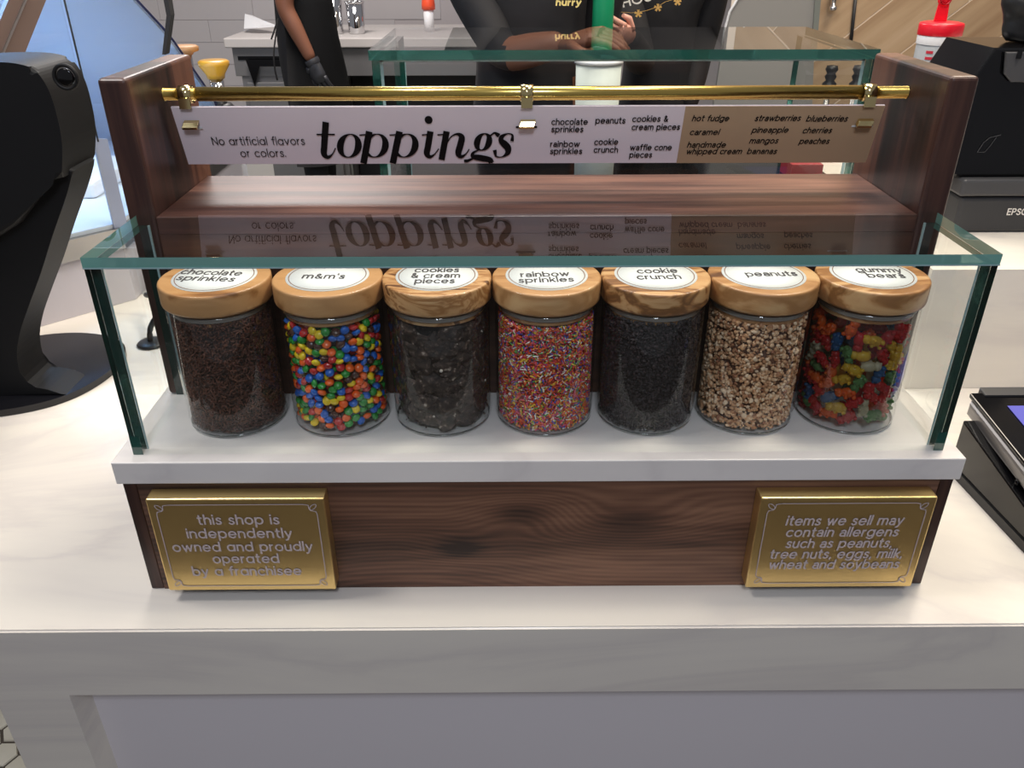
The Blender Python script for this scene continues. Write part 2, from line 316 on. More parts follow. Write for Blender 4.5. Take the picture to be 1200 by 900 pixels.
def ribbon1(bm, pts, w, P0, mi=0):         # pts 2D, w: width or list, P0 maps 2D -> 3D
    o3 = P0(*pts[0]); e = .001 if abs(pts[0][0]) < 2 else 1
    nr = (P0(pts[0][0]+e,pts[0][1])-o3).cross(P0(pts[0][0],pts[0][1]+e)-o3).normalized()
    if nr.dot(CAM-o3) < 0: nr = -nr
    RC_[0] = (RC_[0]+1) % 7; lift = nr*(RC_[0]*.00004)
    P = lambda a, b: P0(a, b)+lift
    n = len(pts); closed = n > 3 and (abs(pts[0][0]-pts[-1][0])+abs(pts[0][1]-pts[-1][1])) < 1e-6
    W = w if isinstance(w, list) else [w]*n; L = []; prev = None
    for i in range(n):
        a = pts[i-1] if i else (pts[-2] if closed else None); b = pts[i+1] if i < n-1 else (pts[1] if closed else None); c = pts[i]
        def nrm(p, q): dx, dy = q[0]-p[0], q[1]-p[1]; l = math.hypot(dx,dy) or 1; return (-dy/l, dx/l)
        if a and b:
            n1, n2 = nrm(a,c), nrm(c,b); sx, sy = n1[0]+n2[0], n1[1]+n2[1]; l2 = (sx*sx+sy*sy)/2
            k = 1/max(l2,.35); nx, ny = sx*k, sy*k
        else: nx, ny = nrm(a,c) if a else nrm(c,b)
        h = W[i]/2; ex, ey = 0, 0
        if not closed and not a: ex, ey = ( -(b[0]-c[0]), -(b[1]-c[1]) ); l = math.hypot(ex,ey) or 1; ex, ey = ex/l*h*.8, ey/l*h*.8
        if not closed and not b: ex, ey = ( -(a[0]-c[0]), -(a[1]-c[1]) ); l = math.hypot(ex,ey) or 1; ex, ey = ex/l*h*.8, ey/l*h*.8
        L.append((bm.verts.new(P(c[0]+nx*h+ex, c[1]+ny*h+ey)), bm.verts.new(P(c[0]-nx*h+ex, c[1]-ny*h+ey))))
    for (a,b),(c,d) in zip(L, L[1:]):
        f = bm.faces.new([b,d,c,a]); f.material_index = mi
def text(bm, s, x0, x1, yb, xh, P, wt=.16, shear=0, two=False, mi=0, gap=.3):
    """writes s from x0 to x1 on baseline yb with x-height xh; P maps (x, y) to 3D"""
    x = 0; items = []
    for ch in s:
        if ch == ' ': x += .75; continue
        st, wd = GL['A2' if (ch == 'a' and two) else ch]
        items.append((x, st)); x += wd+gap+wt*.5
    tot = x-gap-wt*.5; kx = (x1-x0)/tot
    for ox, st in items:
        for pl in st: ribbon(bm, [((ox+p[0]+shear*p[1])*kx+x0, p[1]*xh+yb) for p in pl], wt*xh, P, mi)

# ================================================================== SETTING
def hexfloor():
    bm = bmesh.new(); bx(bm, (-6,-3.5,-1.0), (6,9,-.925)); fl = struct(obj('floor', bm, mat('floor_grout', sr(84,76,66), .8)))
    tm = mat('floor_tile', sr(214,208,190), .35); N,L,B = nodes(tm)
    v,_ = coords(tm,(6,6,6),rand=True); n = nn(tm,'ShaderNodeTexNoise', Scale=1.0, Detail=4.0); L.new(v,n.inputs['Vector'])
    rp = ramp(tm,[(.3,sr(190,184,164)),(.7,sr(226,221,205))]); L.new(n.outputs[0],rp.inputs[0]); L.new(rp.outputs[0],B.inputs['Base Color'])
    r = .034; bm = bmesh.new()
    vs = lathe(bm, [(0,-.0035),(r-.0015,-.0035),(r-.003,0),(0,0)], 6); bm.normal_update()
    for f in bm.faces: f.smooth = False
    me = bpy.data.meshes.new('tile'); bm.to_mesh(me); bm.free(); me.materials.append(tm)
    dx = r*1.5+.003; dy = r*math.sqrt(3)+.0035; k = 0
    for i in range(16):
        for j in range(18):
            x = -1.62+i*dx; y = .02+j*dy+(i%2)*dy/2
            o = bpy.data.objects.new('tile', me); COL.objects.link(o); o.parent = fl; o.location = (x,y,-.9205); k += 1
    # farther floor: grey quarry floor behind the counter
    b2 = bmesh.new(); bx(b2,(-6,1.3,-.924),(6,9,-.921)); struct(obj('floor_rear', b2, mat('rear_floor', sr(120,124,118), .6)))
hexfloor()
# counter: chamfered slab, dropped front with a recessed panel
bm = bmesh.new()
CD = Vector((-.55,.835,0)); CN = Vector((-.835,-.55,0))   # the counter's slanting left end
prism(bm, [(-2.4,-.0626,0),(-2.4,-.0626,-.0968),(-2.4,-.03,-.0968),(-2.4,-.03,-.02),(-2.4,.86,-.02),(-2.4,.86,0)], (4.3,0,0))
bmesh.ops.bevel(bm, geom=[e for e in bm.edges if all(abs(v.co.y+.0626) < 1e-4 and abs(v.co.z) < 1e-4 for v in e.verts)], offset=.0022, segments=3, affect='EDGES')
r_ = bmesh.ops.bisect_plane(bm, geom=bm.verts[:]+bm.edges[:]+bm.faces[:], plane_co=(-.60,-.0626,0), plane_no=CN, clear_outer=True)
bmesh.ops.holes_fill(bm, edges=[e for e in bm.edges if e.is_boundary])
ct = thing('counter', 'long white marble service counter carrying the toppings display', 'counter', (0,0,-.92))
obj('countertop', bm, 'counter', ct)
bm = bmesh.new(); prism(bm, [(-.60,-.0626,-.0969),(-.518,-.0626,-.0969),(-.510,-.0386,-.0969),(-.60,-.0386,-.0969)], (0,0,-.823)); obj('stile', bm, 'counter', ct)
box('front_panel', (-.599,-.0386,-.92), (1.9,-.02,-.097), mat('grey_lilac_panel', sr(228,222,224), .35), ct)
bm = bmesh.new(); a_ = Vector((-.599,-.0620,-.0969)); b_ = a_+CD*1.05; prism(bm, [a_,a_+Vector((.03,0,0)),b_+Vector((.03,0,0)),b_], (0,0,-.82)); obj('side_panel', bm, 'counter', ct)

# walls of the far room
def wall_left():
    a = at(150,10,4.9); yw = 5.3
    struct(box('wall_back', (-4,yw,-.92), (3.2,yw+.1,2.2), mat('back_wall_paint', sr(188,180,180), .6)))
    w = bpy.data.objects['wall_back']; tm = mat('wall_tile_white', sr(196,190,190), .3)
    bm = bmesh.new(); bx(bm, (0,0,0), (.6235,.006,.138), .001, 1); me = bpy.data.meshes.new('tile'); bm.to_mesh(me); bm.free(); me.materials.append(tm)
    for r in range(12):
        for c in range(5):
            o = bpy.data.objects.new('tile', me); COL.objects.link(o); o.parent = w
            o.location = (-3.9+c*.625+(r%2)*.31, yw-.006, -.55+r*.14)
wall_left()
def wall_right():
    yw = 2.2; wm = mat('wood_look_tile', sr(190,160,128), .5); N,L,B = nodes(wm)
    v,_ = coords(wm,(1.6,14,14),rand=True); n = nn(wm,'ShaderNodeTexNoise', Scale=1.0, Detail=5.0, Distortion=.4); L.new(v,n.inputs['Vector'])
    rp = ramp(wm,[(.3,sr(160,130,100)),(.55,sr(188,160,128)),(.8,sr(206,180,150))]); L.new(n.outputs[0],rp.inputs[0]); L.new(rp.outputs[0],B.inputs['Base Color'])
    wl = struct(box('wall_right', (.72,yw+.002,-.92), (3.3,yw+.1,2.2), mat('tile_grout', sr(240,224,204), .8)))
    ang = R(40); W = .165; k = 0
    ux = Vector((math.cos(ang),0,math.sin(ang))); uz = Vector((-math.sin(ang),0,math.cos(ang)))
    c0 = at(1010,28,yw)                   # a joint line passes here
    for i in range(-9,6):
        for j in range(-2,3):
            o0 = c0 + uz*(i*W) + ux*(j*1.2+(i%3)*.4-.5)
            bm = bmesh.new(); P = [o0+uz*.0025+ux*.002, o0+ux*1.198+uz*.0025, o0+ux*1.198+uz*(W-.0025), o0+ux*.002+uz*(W-.0025)]
            a = [bm.verts.new(p) for p in P]; bm.faces.new(a)
            for co, no in [((.72,0,0),(-1,0,0)),((3.3,0,0),(1,0,0)),((0,0,1.6),(0,0,1)),((0,0,-.6),(0,0,-1))]:
                bmesh.ops.bisect_plane(bm, geom=bm.verts[:]+bm.edges[:]+bm.faces[:], plane_co=co, plane_no=no, clear_outer=True)
            if not bm.faces: bm.free(); continue
            poly = [v.co.copy() for v in bm.faces[:][0].verts]; bm.free()
            bm = bmesh.new(); prism(bm, poly, (0,.0019,0)); c = sum(poly, Vector())/len(poly)
            bmesh.ops.transform(bm, matrix=(Matrix.Translation(c)@Matrix.Rotation(-ang,4,'Y')).inverted(), verts=bm.verts)
            me = bpy.data.meshes.new('tile'); bm.to_mesh(me); bm.free()
            o = link('tile', me, wm, wl); o.location = c; o.rotation_euler = (0,-ang,0)
    # a dark joint and a pull on the wall
    tr = bmesh.new(); a = at(1003,-6,yw-.004); b = at(997,50,yw-.004); tube(tr, [a,b], .006, 6); struct(obj('trim_1', tr, 'dark'))
    h = thing('wall_hook', 'short chrome pull on the wood-look wall', 'hook', at(976,4,yw-.02))
    bm = bmesh.new(); tube(bm, [at(979,-14,yw-.02), at(976,8,yw-.02)], .009, 10); obj('rod', bm, 'chrome', h)
    bm = bmesh.new(); tube(bm, [at(976.3,7,yw-.02), at(975.6,12,yw-.02)], .013, 12); obj('end_cap', bm, 'chrome', h)
    bm = bmesh.new(); tube(bm, [at(978,-6,yw-.02), at(978,-6,yw-.02)+Vector((0,.02,0))], .008, 8); obj('mount', bm, 'chrome', h)
wall_right()

# ================================================================== TOPPINGS DISPLAY
UN = thing('display_stand', 'walnut toppings display stand with tall side panels and white stone ledge', 'display stand', (0,.16,0))
bm = bmesh.new(); bx(bm, (-.4155,0,0), (.4155,.018,.1442), 0); obj('front_board', bm, 'walnut_base', UN)
for s in (-1,1):
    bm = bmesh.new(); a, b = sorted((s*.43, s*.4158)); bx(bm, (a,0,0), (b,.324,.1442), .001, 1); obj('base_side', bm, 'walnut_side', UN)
box('base_back', (-.4155,.306,0), (.4155,.324,.1442), 'walnut_back', UN)
box('stone_ledge', (-.4345,-.003,.1443), (.4345,.1745,.1706), 'slab', UN, .0012)
box('riser_board', (-.397,.1383,.1708), (.397,.155,.3629), 'walnut_back', UN)
box('shelf', (-.3972,.1385,.3630), (.3972,.307,.3815), 'walnut_shelf', UN, .0008)
for s in (-1,1):
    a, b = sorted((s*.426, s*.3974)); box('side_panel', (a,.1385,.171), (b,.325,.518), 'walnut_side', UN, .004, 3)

# glass case on the ledge
GC = thing('glass_case', 'clear glass sneeze-guard case standing on the white ledge over seven jars', 'glass case', (0,.08,.1708))
def pane(name, a, b, thin, parent, edge='edge', inner=1):
    """box pane: big faces clear, narrow faces green"""
    bm = bmesh.new(); fs = bx(bm, a, b)
    for f in fs:
        nrm = f.normal if f.normal.length else None
    bm.normal_update(); side = inner
    for f in bm.faces:
        if abs(f.normal[thin]) > .9: f.material_index = 2 if f.normal[thin]*side > 0 else 0
        else: f.material_index = 2 if ((thin < 2 and f.normal.z < -.9) or (thin == 2 and f.normal.y > .9)) else 1
    return obj(name, bm, ['glass', edge, 'clear'], parent)
gb, gt, gT = .1708, .3734, .3840
pane('front_pane', (-.4168,.0121,gb), (.4168,.0221,gt), 1, GC, 'edge_dark', 1)
pane('left_pane', (-.4168,.0223,gb), (-.4068,.1375,gt), 0, GC, 'edge_dark', 1)
pane('right_pane', (.4068,.0223,gb), (.4168,.1375,gt), 0, GC, 'edge_dark', -1)
pane('top_pane', (-.4168,.0100,gt+.0002), (.4168,.1376,gT), 2, GC, 'edge_top', -1)
box('edge_highlight', (-.4168,.0094,gt-.0002), (.4168,.0099,gt+.0011), 'edge_light', GC)  # painted highlight: pale strip along the top pane's lower front edge
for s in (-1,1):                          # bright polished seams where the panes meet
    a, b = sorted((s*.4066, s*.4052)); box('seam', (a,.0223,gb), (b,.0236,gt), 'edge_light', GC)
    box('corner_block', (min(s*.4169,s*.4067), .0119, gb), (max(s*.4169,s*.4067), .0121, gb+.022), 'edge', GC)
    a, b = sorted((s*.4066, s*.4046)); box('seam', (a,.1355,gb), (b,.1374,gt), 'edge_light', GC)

# brass rail with clamps
RL = thing('brass_rail', 'polished brass rail spanning between the walnut side panels', 'rail', (0,.2236,.49))
RY, RZ, RR = .2236, .4900, .0073
Rx = lambda x: Matrix.Translation((x,RY,RZ)) @ Matrix.Rotation(PI/2,4,'Y')
bm = bmesh.new(); lathe(bm, [(0,-.362),(RR,-.362),(RR,.362),(0,.362)], 28, mtx=Rx(0)); obj('tube', bm, 'brass', RL)
for s in (-1,1):
    bm = bmesh.new(); lathe(bm, [(0,.35),(RR*.86,.35),(RR*.86,.3965),(RR*.95,.3965),(RR*.95,.397),(0,.397)], 24, mtx=Rx(0)@Matrix.Rotation(0 if s > 0 else PI,4,'Y')); obj('end_stub', bm, 'brass', RL)

# sign hanging from the rail
SGN = thing('toppings_sign', 'long white and tan toppings sign hanging below the brass rail', 'sign', (-.009,.2158,.4777))
S0 = Vector((-.390,.2158,.4777)); SU = Vector((1,0,0)); SL = .7635; SV = Vector((0,.0197,-.065)); SH = SV.length; SVn = SV.normalized(); SN = Vector((0,-SVn.z*-1,0)); SN = SU.cross(SVn).normalized()
if SN.y > 0: SN = -SN
def spx(px, py):                          # where a spot of the photographed sign lies on its plane
    l = 200+(py-126)*.303; r = 1036-(py-123)*.31
    return (px-l)/(r-l)*SL, (py-125)/67.0*SH
def SP(h): return lambda x, y: S0 + SU*x + SVn*y + SN*h
def sheet(bm, x0a, x0b, x1a, x1b, t, h=0):
    f = SP(h); prism(bm, [f(x0a,0), f(x0b,SH), f(x1b,SH), f(x1a,0)], -SN*t)
xs = spx(801,126)[0]; xs2 = spx(792,190)[0]
bm = bmesh.new(); sheet(bm, 0,0,SL,SL,.0028); obj('sign_plate', bm, 'cream_sign', SGN)
bm = bmesh.new(); sheet(bm, xs,xs2,SL,SL,.0004,.0006); obj('tan_panel', bm, 'tan_sign', SGN)
bm = bmesh.new()
def sline(s, xa, xb, yb, xh, wt=.2, shear=0, two=True):
    a, y = spx(xa,yb); b, _ = spx(xb,yb); hh = xh/67*SH
    text(bm, s, a, b, -y, hh, lambda x, yy: SP(.0012)(x,-yy), wt, shear, two)
sline('No artificial flavors', 249,356,167.5,6.2,.15,0,False); sline('or colors.', 282,334,182,6.2,.15,0,False)
for s,a,b,y in [('chocolate',644.5,686,145),('sprinkles',644.5,681,153.6),('rainbow',643.5,677,171),('sprinkles',643.5,680,179.6),('peanuts',696,730,143.6),
                ('cookie',695,722,168.6),('crunch',694.5,722,178),('cookies &',739,780,141.8),('cream pieces',738.5,794,151.3),('waffle cone',737,785,175.4),('pieces',736.5,762,184.3)]:
    sline(s,a,b,y,4.5,.24,.04)
for s,a,b,y in [('hot fudge',809,851,141.3),('caramel',806.5,840,157.3),('handmade',804,848,172.3),('whipped cream',803,867,180.3),('strawberries',882.5,935,141.3),('pineapple',879.5,921,155),
                ('mangos',877,909.5,167.6),('bananas',874.5,908,180.3),('blueberries',943,990,142),('cherries',939,972,155.6),('peaches',935.5,969.5,168.3)]:
    sline(s,a,b,y,4.3,.24,.22)
obj('lettering', bm, 'ink', SGN)
# big didone italic word, strokes of varying width
bm = bmesh.new()
u = 29.5/67*SH                            # x-height
def D(px): return spx(px,183.5)[0]
YB = spx(400,184)[1]
def dl(pts, ws, ox, sh=.22, curve=True):
    if curve and len(pts) > 2:
        P3 = smooth_path([(x,y,w) for (x,y),w in zip(pts,ws)], 8); pts = [(p.x,p.y) for p in P3]; ws = [p.z for p in P3]
    Q = [(ox-.0019+(x+sh*y)*u, min(YB, 0)-0+y*u) for x,y in pts]
    lim = -(SH-YB)+.0040
    Q = [(a, max(b, lim)) for a,b in Q]
    ribbon(bm, Q, [w*u for w in ws], lambda x,yy: SP(.0013)(x, YB-yy))
def oval(ox, cx, cy, rx, ry, a0=0, a1=360, th=.245, tn=.04, rot=0):
    P, W = [], []
    for i in range(37):
        a = R(a0+(a1-a0)*i/36); P.append((cx+rx*math.cos(a), cy+ry*math.sin(a))); W.append(tn+(th-tn)*abs(math.cos(a-rot))**1.6)
    dl(P, W, ox, curve=False)
def word():
    x = D(374)                            # t
    dl([(.18,1.36),(.18,.5),(.19,.18),(.34,.04),(.5,.16),(.6,.40)],[.23,.23,.22,.15,.05,.04],x); dl([(-.10,.96),(.52,.96)],[.06,.06],x,curve=False)
    oval(D(395.5), .42,.5,.335,.465)        # o
    for px in (423.5,458):                  # p p
        dl([(-.12,.93),(.14,.95)],[.05,.05],D(px),curve=False)
        dl([(.20,.98),(.20,-.5)],[.24,.24],D(px),curve=False)
        oval(D(px), .50,.5,.36,.465,-128,128)
    x = D(494.5)                            # i
    dl([(-.10,.93),(.12,.95)],[.05,.05],x,curve=False)
    dl([(.17,.98),(.17,.45),(.17,.18),(.30,.04),(.46,.14),(.58,.36)],[.23,.23,.22,.15,.05,.04],x)
    ribbon(bm, [(D(500.5)+.0001*math.cos(a), 0) for a in (0,)]+[(D(500.5),0)], .0001, lambda x,y: SP(.0013)(x,spx(500,139)[1])) if False else None
    c = spx(500.5,139.2); vs = [bm.verts.new(SP(.0013)(c[0]+.0043*math.cos(2*PI*i/20), c[1]+.0046*math.sin(2*PI*i/20))) for i in range(20)]; bm.faces.new(vs)
    x = D(513)                            # n
    dl([(-.12,.93),(.14,.95)],[.05,.05],x,curve=False); dl([(.17,.98),(.17,.0)],[.23,.23],x,curve=False)
    dl([(.22,.45),(.36,.84),(.58,.96),(.76,.84),(.77,.55),(.75,.2),(.88,.04),(1.04,.16),(1.12,.34)],[.04,.04,.10,.22,.24,.23,.15,.05,.04],x)
    x = D(552)                            # g
    oval(x, .34,.64,.22,.33,0,360,.23,.05)
    dl([(.52,.86),(.68,1.0),(.82,.93)],[.05,.08,.16],x)
    dl([(.24,.32),(.06,.2),(.10,.05),(.40,-.02),(.74,-.10),(.80,-.28)],[.05,.10,.2,.26,.22,.14],x)
    dl([(.14,-.02),(-.12,-.16),(-.14,-.30)],[.05,.13,.12],x)
    x = D(580)                            # s
    dl([(.50,.72),(.46,.92),(.28,.97),(.10,.86),(.10,.70),(.26,.55),(.42,.38),(.44,.18),(.28,.03),(.06,.05),(-.04,.26)],[.13,.07,.05,.15,.20,.27,.25,.18,.05,.07,.14],x)
word(); obj('headline', bm, 'ink', SGN)
# clamps: ring round the rail, strap down behind the plate, hook through a slot
for i, (px, hx) in enumerate([(215,-.3735),(619,-.0105),(1023,.3555)]):
    cl = thing('rail_clip', ['leftmost brass clip holding the sign on the rail','middle brass clip holding the sign on the rail','rightmost brass clip holding the sign on the rail'][i], 'clip', (hx,RY,RZ), 'brass clips on the rail')
    bm = bmesh.new(); w2 = .0068
    for rr in ((RR+.0004, RR+.0017),): lathe(bm, [(rr[0],-w2),(rr[1],-w2),(rr[1],w2),(rr[0],w2),(rr[0],-w2)], 28, mtx=Rx(hx))
    for f in bm.faces: f.smooth = abs(f.calc_center_median().x-hx) < w2*.9
    obj('ring', bm, 'brass_pol', cl)
    bm = bmesh.new(); prism(bm, [(hx-w2*.9,RY-.0080,RZ-.003),(hx-w2*.9,RY-.0102,RZ-.003),(hx-w2*.9,.2122,.4765),(hx-w2*.9,.2140,.4765)], (w2*1.8,0,0)); obj('strap', bm, 'brass_pol', cl)
    c = SP(.0)((hx-S0.x), .0185); bm = bmesh.new()
    q = [c+SN*.0008+Vector((0,0,.004)), c+SN*.006+Vector((0,0,.0035)), c+SN*.0085+Vector((0,0,-.0005)), c+SN*.0065+Vector((0,0,-.0035)), c+SN*.0008+Vector((0,0,-.002))]
    prism(bm, [Vector((hx-.0085+(.002 if k in (0,1) else 0),p.y,p.z)) for k,p in enumerate(q)], (.0165,0,0), bev=.0007); obj('hook', bm, 'brass_pol', cl)
    bm = bmesh.new(); f = SP(.0010); X = hx-S0.x; prism(bm, [f(X-.0115,.0222),f(X+.0115,.0222),f(X+.0115,.0242),f(X-.0115,.0242)], SN*.0004); obj('slot', bm, 'ink' if i == 1 else 'label', SGN)

# plaques
def plaque(x0, x1, z0, z1, label, lines, px, name):
    p = thing('brass_plaque', label, 'plaque', ((x0+x1)/2,-.01,z0), 'brass notices on the display base')
    bm = bmesh.new(); bx(bm, (x0,-.02,z0), (x1,-.0004,z1), .0016, 2); obj('plate', bm, 'plaque', p)
    tl, tr, bl, br = px; P = lambda x,y: Vector((x,-.0204,y)); W, H = x1-x0, z1-z0
    def loc(X, Y):
        t = (Y-(tl[1]+tr[1])/2)/((bl[1]+br[1])/2-(tl[1]+tr[1])/2); l = tl[0]+(bl[0]-tl[0])*t; r = tr[0]+(br[0]-tr[0])*t
        return x0+(X-l)/(r-l)*W, z1-t*H
    bm = bmesh.new()
    for s, a, b, y in lines:
        A, z = loc(a,y); B_, _ = loc(b,y); text(bm, s, A, B_, z-.0038, .0078, P, .25, .12 if name else 0, bool(name))
    obj('lettering', bm, 'letters', p)
    bm = bmesh.new(); i = .0085; c = .013; a0, a1, b0, b1 = x0+i, x1-i, z0+i*.8, z1-i*.8; wl = .0009
    ribbon(bm, [(a0+c,b1),(a1-c,b1)], wl, P); ribbon(bm, [(a0+c,b0),(a1-c,b0)], wl, P); ribbon(bm, [(a0,b0+c),(a0,b1-c)], wl, P); ribbon(bm, [(a1,b0+c),(a1,b1-c)], wl, P)
    for sx, sy, X, Z in ((1,1,a0,b0),(-1,1,a1,b0),(1,-1,a0,b1),(-1,-1,a1,b1)):
        q = lambda u_, v_: (X+sx*u_, Z+sy*v_)
        ribbon(bm, [q(0,c), q(.001,.009), q(.006,.008), q(.0075,.006), q(.008,.001), q(c,0)], wl, P)
        ribbon(bm, [q(.007+.0045*math.cos(t)*.7-.0045*math.sin(t)*.35-.0035, .007+.0045*math.cos(t)*.7+.0045*math.sin(t)*.35-.0035) for t in [2*PI*k/16 for k in range(17)]], wl*.9, P)
    obj('border', bm, 'letters', p)
plaque(-.4005,-.2195,.0155,.1375, 'brass plaque about the shop being independently owned, left end of base',
  [('this shop is',233,327,608.5),('independently',221,342,624),('owned and proudly',205,366,639.5),('operated',252,327,653.5),('by a franchisee',229,353,668.5)], ((170,586),(380,583),(202,692),(394,690)), 0)
plaque(.2255,.4065,.0145,.1350, 'brass plaque warning about allergens, right end of base',
  [('items we sell may',921,1057,610),('contain allergens',921,1051,623),('such as peanuts,',921,1044,636),('tree nuts, eggs, milk,',902,1056,648.5),('wheat and soybeans',901,1052,661)], ((891,584),(1099,583),(873,688),(1067,688)), 1)

# ================================================================== JARS
JX = [-.3305,-.2155,-.1040,.0080,.1195,.2300,.3420]; JY = .0935; JR = .0530; Z0 = .1712; ZL = .3100; ZT = .3335
NAMES = ['chocolate\nsprinkles',"m&m's",'cookies\n& cream\npieces','rainbow\nsprinkles','cookie\ncrunch','peanuts','gummy\nbears']
LAB = ['glass jar of dark chocolate sprinkles, leftmost in the case','glass jar of colourful candy-coated chocolates with wooden lid','glass jar of dark cookie chunks with wooden lid',
       'glass jar of rainbow sprinkles with wooden lid','glass jar of fine dark cookie crumbs with wooden lid','glass jar of chopped peanuts with wooden lid','glass jar of gummy bears, rightmost in the case']
om = [olive('olive_wood_plain', .3), olive('olive_wood_plain', .3), olive('olive_wood_figured', 1.7), olive('olive_wood_plain', .45), olive('olive_wood_figured', 1.2), olive('olive_wood_plain', .6), olive('olive_wood_figured', .9)]
LW = [[(-6,.8,38,-1)], ]
for i, x in enumerate(JX):
    j = thing('topping_jar', LAB[i], 'jar', (x,JY,Z0), 'wooden-lidded jars in the glass case')
    c = (x,JY,0)
    bm = bmesh.new(); z = Z0
    lathe(bm, [(0,z),(JR-.007,z),(JR-.003,z+.0014),(JR-.0008,z+.004),(JR,z+.009),(JR,ZL-.004),(JR-.001,ZL-.0006),(JR-.0025,ZL-.0006),(JR-.0025,z+.010),(JR-.005,z+.0055),(JR-.010,z+.0045),(0,z+.0045)], 64, c)
    for f in bm.faces:
        cc_ = f.calc_center_median(); inside = math.hypot(cc_.x-c[0], cc_.y-c[1]) < JR-.0018 and cc_.z > Z0+.004
        f.material_index = 1 if inside else 0
    obj('glass_body', bm, ['jarglass','clear'], j)
    bm = bmesh.new(); tube(bm, [(c[0]+(JR-.0022)*math.cos(2*PI*k/56), c[1]+(JR-.0022)*math.sin(2*PI*k/56), Z0+.0014) for k in range(56)], .0011, 6, closed=True); obj('base_rim', bm, 'jar_base', j)
    bm = bmesh.new(); lathe(bm, [(0,ZL),(.0520,ZL),(.0540,ZL+.0006),(.0552,ZL+.0020),(.0557,ZL+.004),(.0558,ZT-.0030),(.0555,ZT-.0012),(.0546,ZT-.0002),(.0530,ZT),(0,ZT)], 72, c)
    lid = obj('lid', bm, om[i], j)
    bm = bmesh.new(); lathe(bm, [(0,ZL-.013),(.0462,ZL-.013),(.047,ZL-.012),(.047,ZL-.0002),(0,ZL-.0002)], 48, c); obj('lid_plug', bm, om[i], j)
    bm = bmesh.new(); lathe(bm, [(.0472,ZL-.0080),(.0492,ZL-.0078),(.0496,ZL-.0068),(.0488,ZL-.0060),(.0496,ZL-.0050),(.0496,ZL-.0034),(.0472,ZL-.0030)], 48, c); obj('gasket', bm, 'gasket', j)
    bm = bmesh.new(); lathe(bm, [(0,ZT+.0004),(.0420,ZT+.0004),(.0420,ZT+.0001)], 64, c); lb = obj('label', bm, 'label', lid)
    bm = bmesh.new(); lathe(bm, [(.0385,ZT+.0006),(.0393,ZT+.0006)], 64, c); obj('label_ring', bm, 'ring', lid)
    bm = bmesh.new(); a = R([-5,-2,0,3,2,1,-3][i]); ca, sa = math.cos(a), math.sin(a)
    P = lambda X, Y: Vector((x+X*ca-Y*sa, JY-.006+X*sa+Y*ca, ZT+.0007))
    rows = NAMES[i].split('\n')
    spec = [[(248,320.5,76),(241.5,327.5,71)],[(379.5,325,51)],[(512,317.5,54),(510.5,324,59),(509.5,330.3,47)],[(638.5,322.5,59),(640,329,66)],[(770,318.5,49),(772,325.5,53)],[(903.5,322,62)],[(1029.5,317.5,55),(1038,324,44)]][i]
    for s, (qx, qy, qw) in zip(rows, spec):
        d_ = _f+_r*((qx-600)/F)-_u*((qy-450)/F); c_ = CAM+d_*((ZT-CAM.z)/d_.z); hw = qw/1215/2
        P = lambda X, Y: Vector((c_.x+X*ca-Y*sa, c_.y+X*sa+Y*ca, ZT+.0007))
        text(bm, s, -hw, hw, -.0045, .0085, P, .2, 0, True)
    obj('label_text', bm, 'lid_text', lid)

# ---- contents
nrs = np.random.default_rng(5)
def rand_rot(n):
    q = nrs.normal(size=(n,4)); q /= np.linalg.norm(q,axis=1)[:,None]; w_,x_,y_,z_ = q.T
    return np.stack([1-2*(y_**2+z_**2),2*(x_*y_-z_*w_),2*(x_*z_+y_*w_),2*(x_*y_+z_*w_),1-2*(x_**2+z_**2),2*(y_*z_-x_*w_),2*(x_*z_-y_*w_),2*(y_*z_+x_*w_),1-2*(x_**2+y_**2)],1).reshape(-1,3,3)
def bits(name, x, n, verts, faces, mats, zmax, rmax, scale=(1,1,1), jit=.15, depth=.006, weights=None, parent=None, ztop_var=.003, smooth=False):
    """n small pieces lying in a shell against the jar wall and over the top"""
    V = np.array(verts,float)*np.array(scale); Fc = faces; k = len(V)
    th = nrs.uniform(0,2*PI,n); rr = rmax-depth*nrs.random(n)**1.5; z = nrs.uniform(Z0+.0050, zmax, n)
    top = nrs.random(n) < .12; rr = np.where(top, rmax*np.sqrt(nrs.random(n)), rr); z = np.where(top, zmax-depth*.4*nrs.random(n), z)
    low = nrs.random(n) < .05; 
    C = np.stack([x+rr*np.cos(th), JY+rr*np.sin(th), z],1)
    Rm = rand_rot(n); S = 1+jit*nrs.normal(size=(n,1,1))
    co = (np.einsum('nij,kj->nki', Rm, V)*S + C[:,None,:])
    # nothing may poke through the glass
    d = co[...,:2]-np.array([x,JY]); L_ = np.linalg.norm(d,axis=2,keepdims=True); f = np.minimum(1,(JR-.0030)/np.maximum(L_,1e-9)); co[...,:2] = np.array([x,JY])+d*f
    co[...,2] = np.maximum(co[...,2], Z0+.0047)
    co = co.reshape(-1,3); me = bpy.data.meshes.new(name)
    fl = np.array(Fc); nf, fs = fl.shape; idx = (fl[None]+np.arange(n)[:,None,None]*k).reshape(-1,fs)
    me.vertices.add(len(co)); me.vertices.foreach_set('co', co.ravel()); me.loops.add(idx.size); me.loops.foreach_set('vertex_index', idx.ravel().astype(np.int32))
    me.polygons.add(len(idx)); me.polygons.foreach_set('loop_start', np.arange(len(idx),dtype=np.int32)*fs)
    for m in mats: me.materials.append(m)
    mi = nrs.choice(len(mats), n, p=weights); me.polygons.foreach_set('material_index', np.repeat(mi, nf).astype(np.int32))
    me.update(); me.validate()
    if smooth: me.polygons.foreach_set('use_smooth', np.ones(len(idx), dtype=bool))
    o = bpy.data.objects.new(name, me); COL.objects.link(o); return o
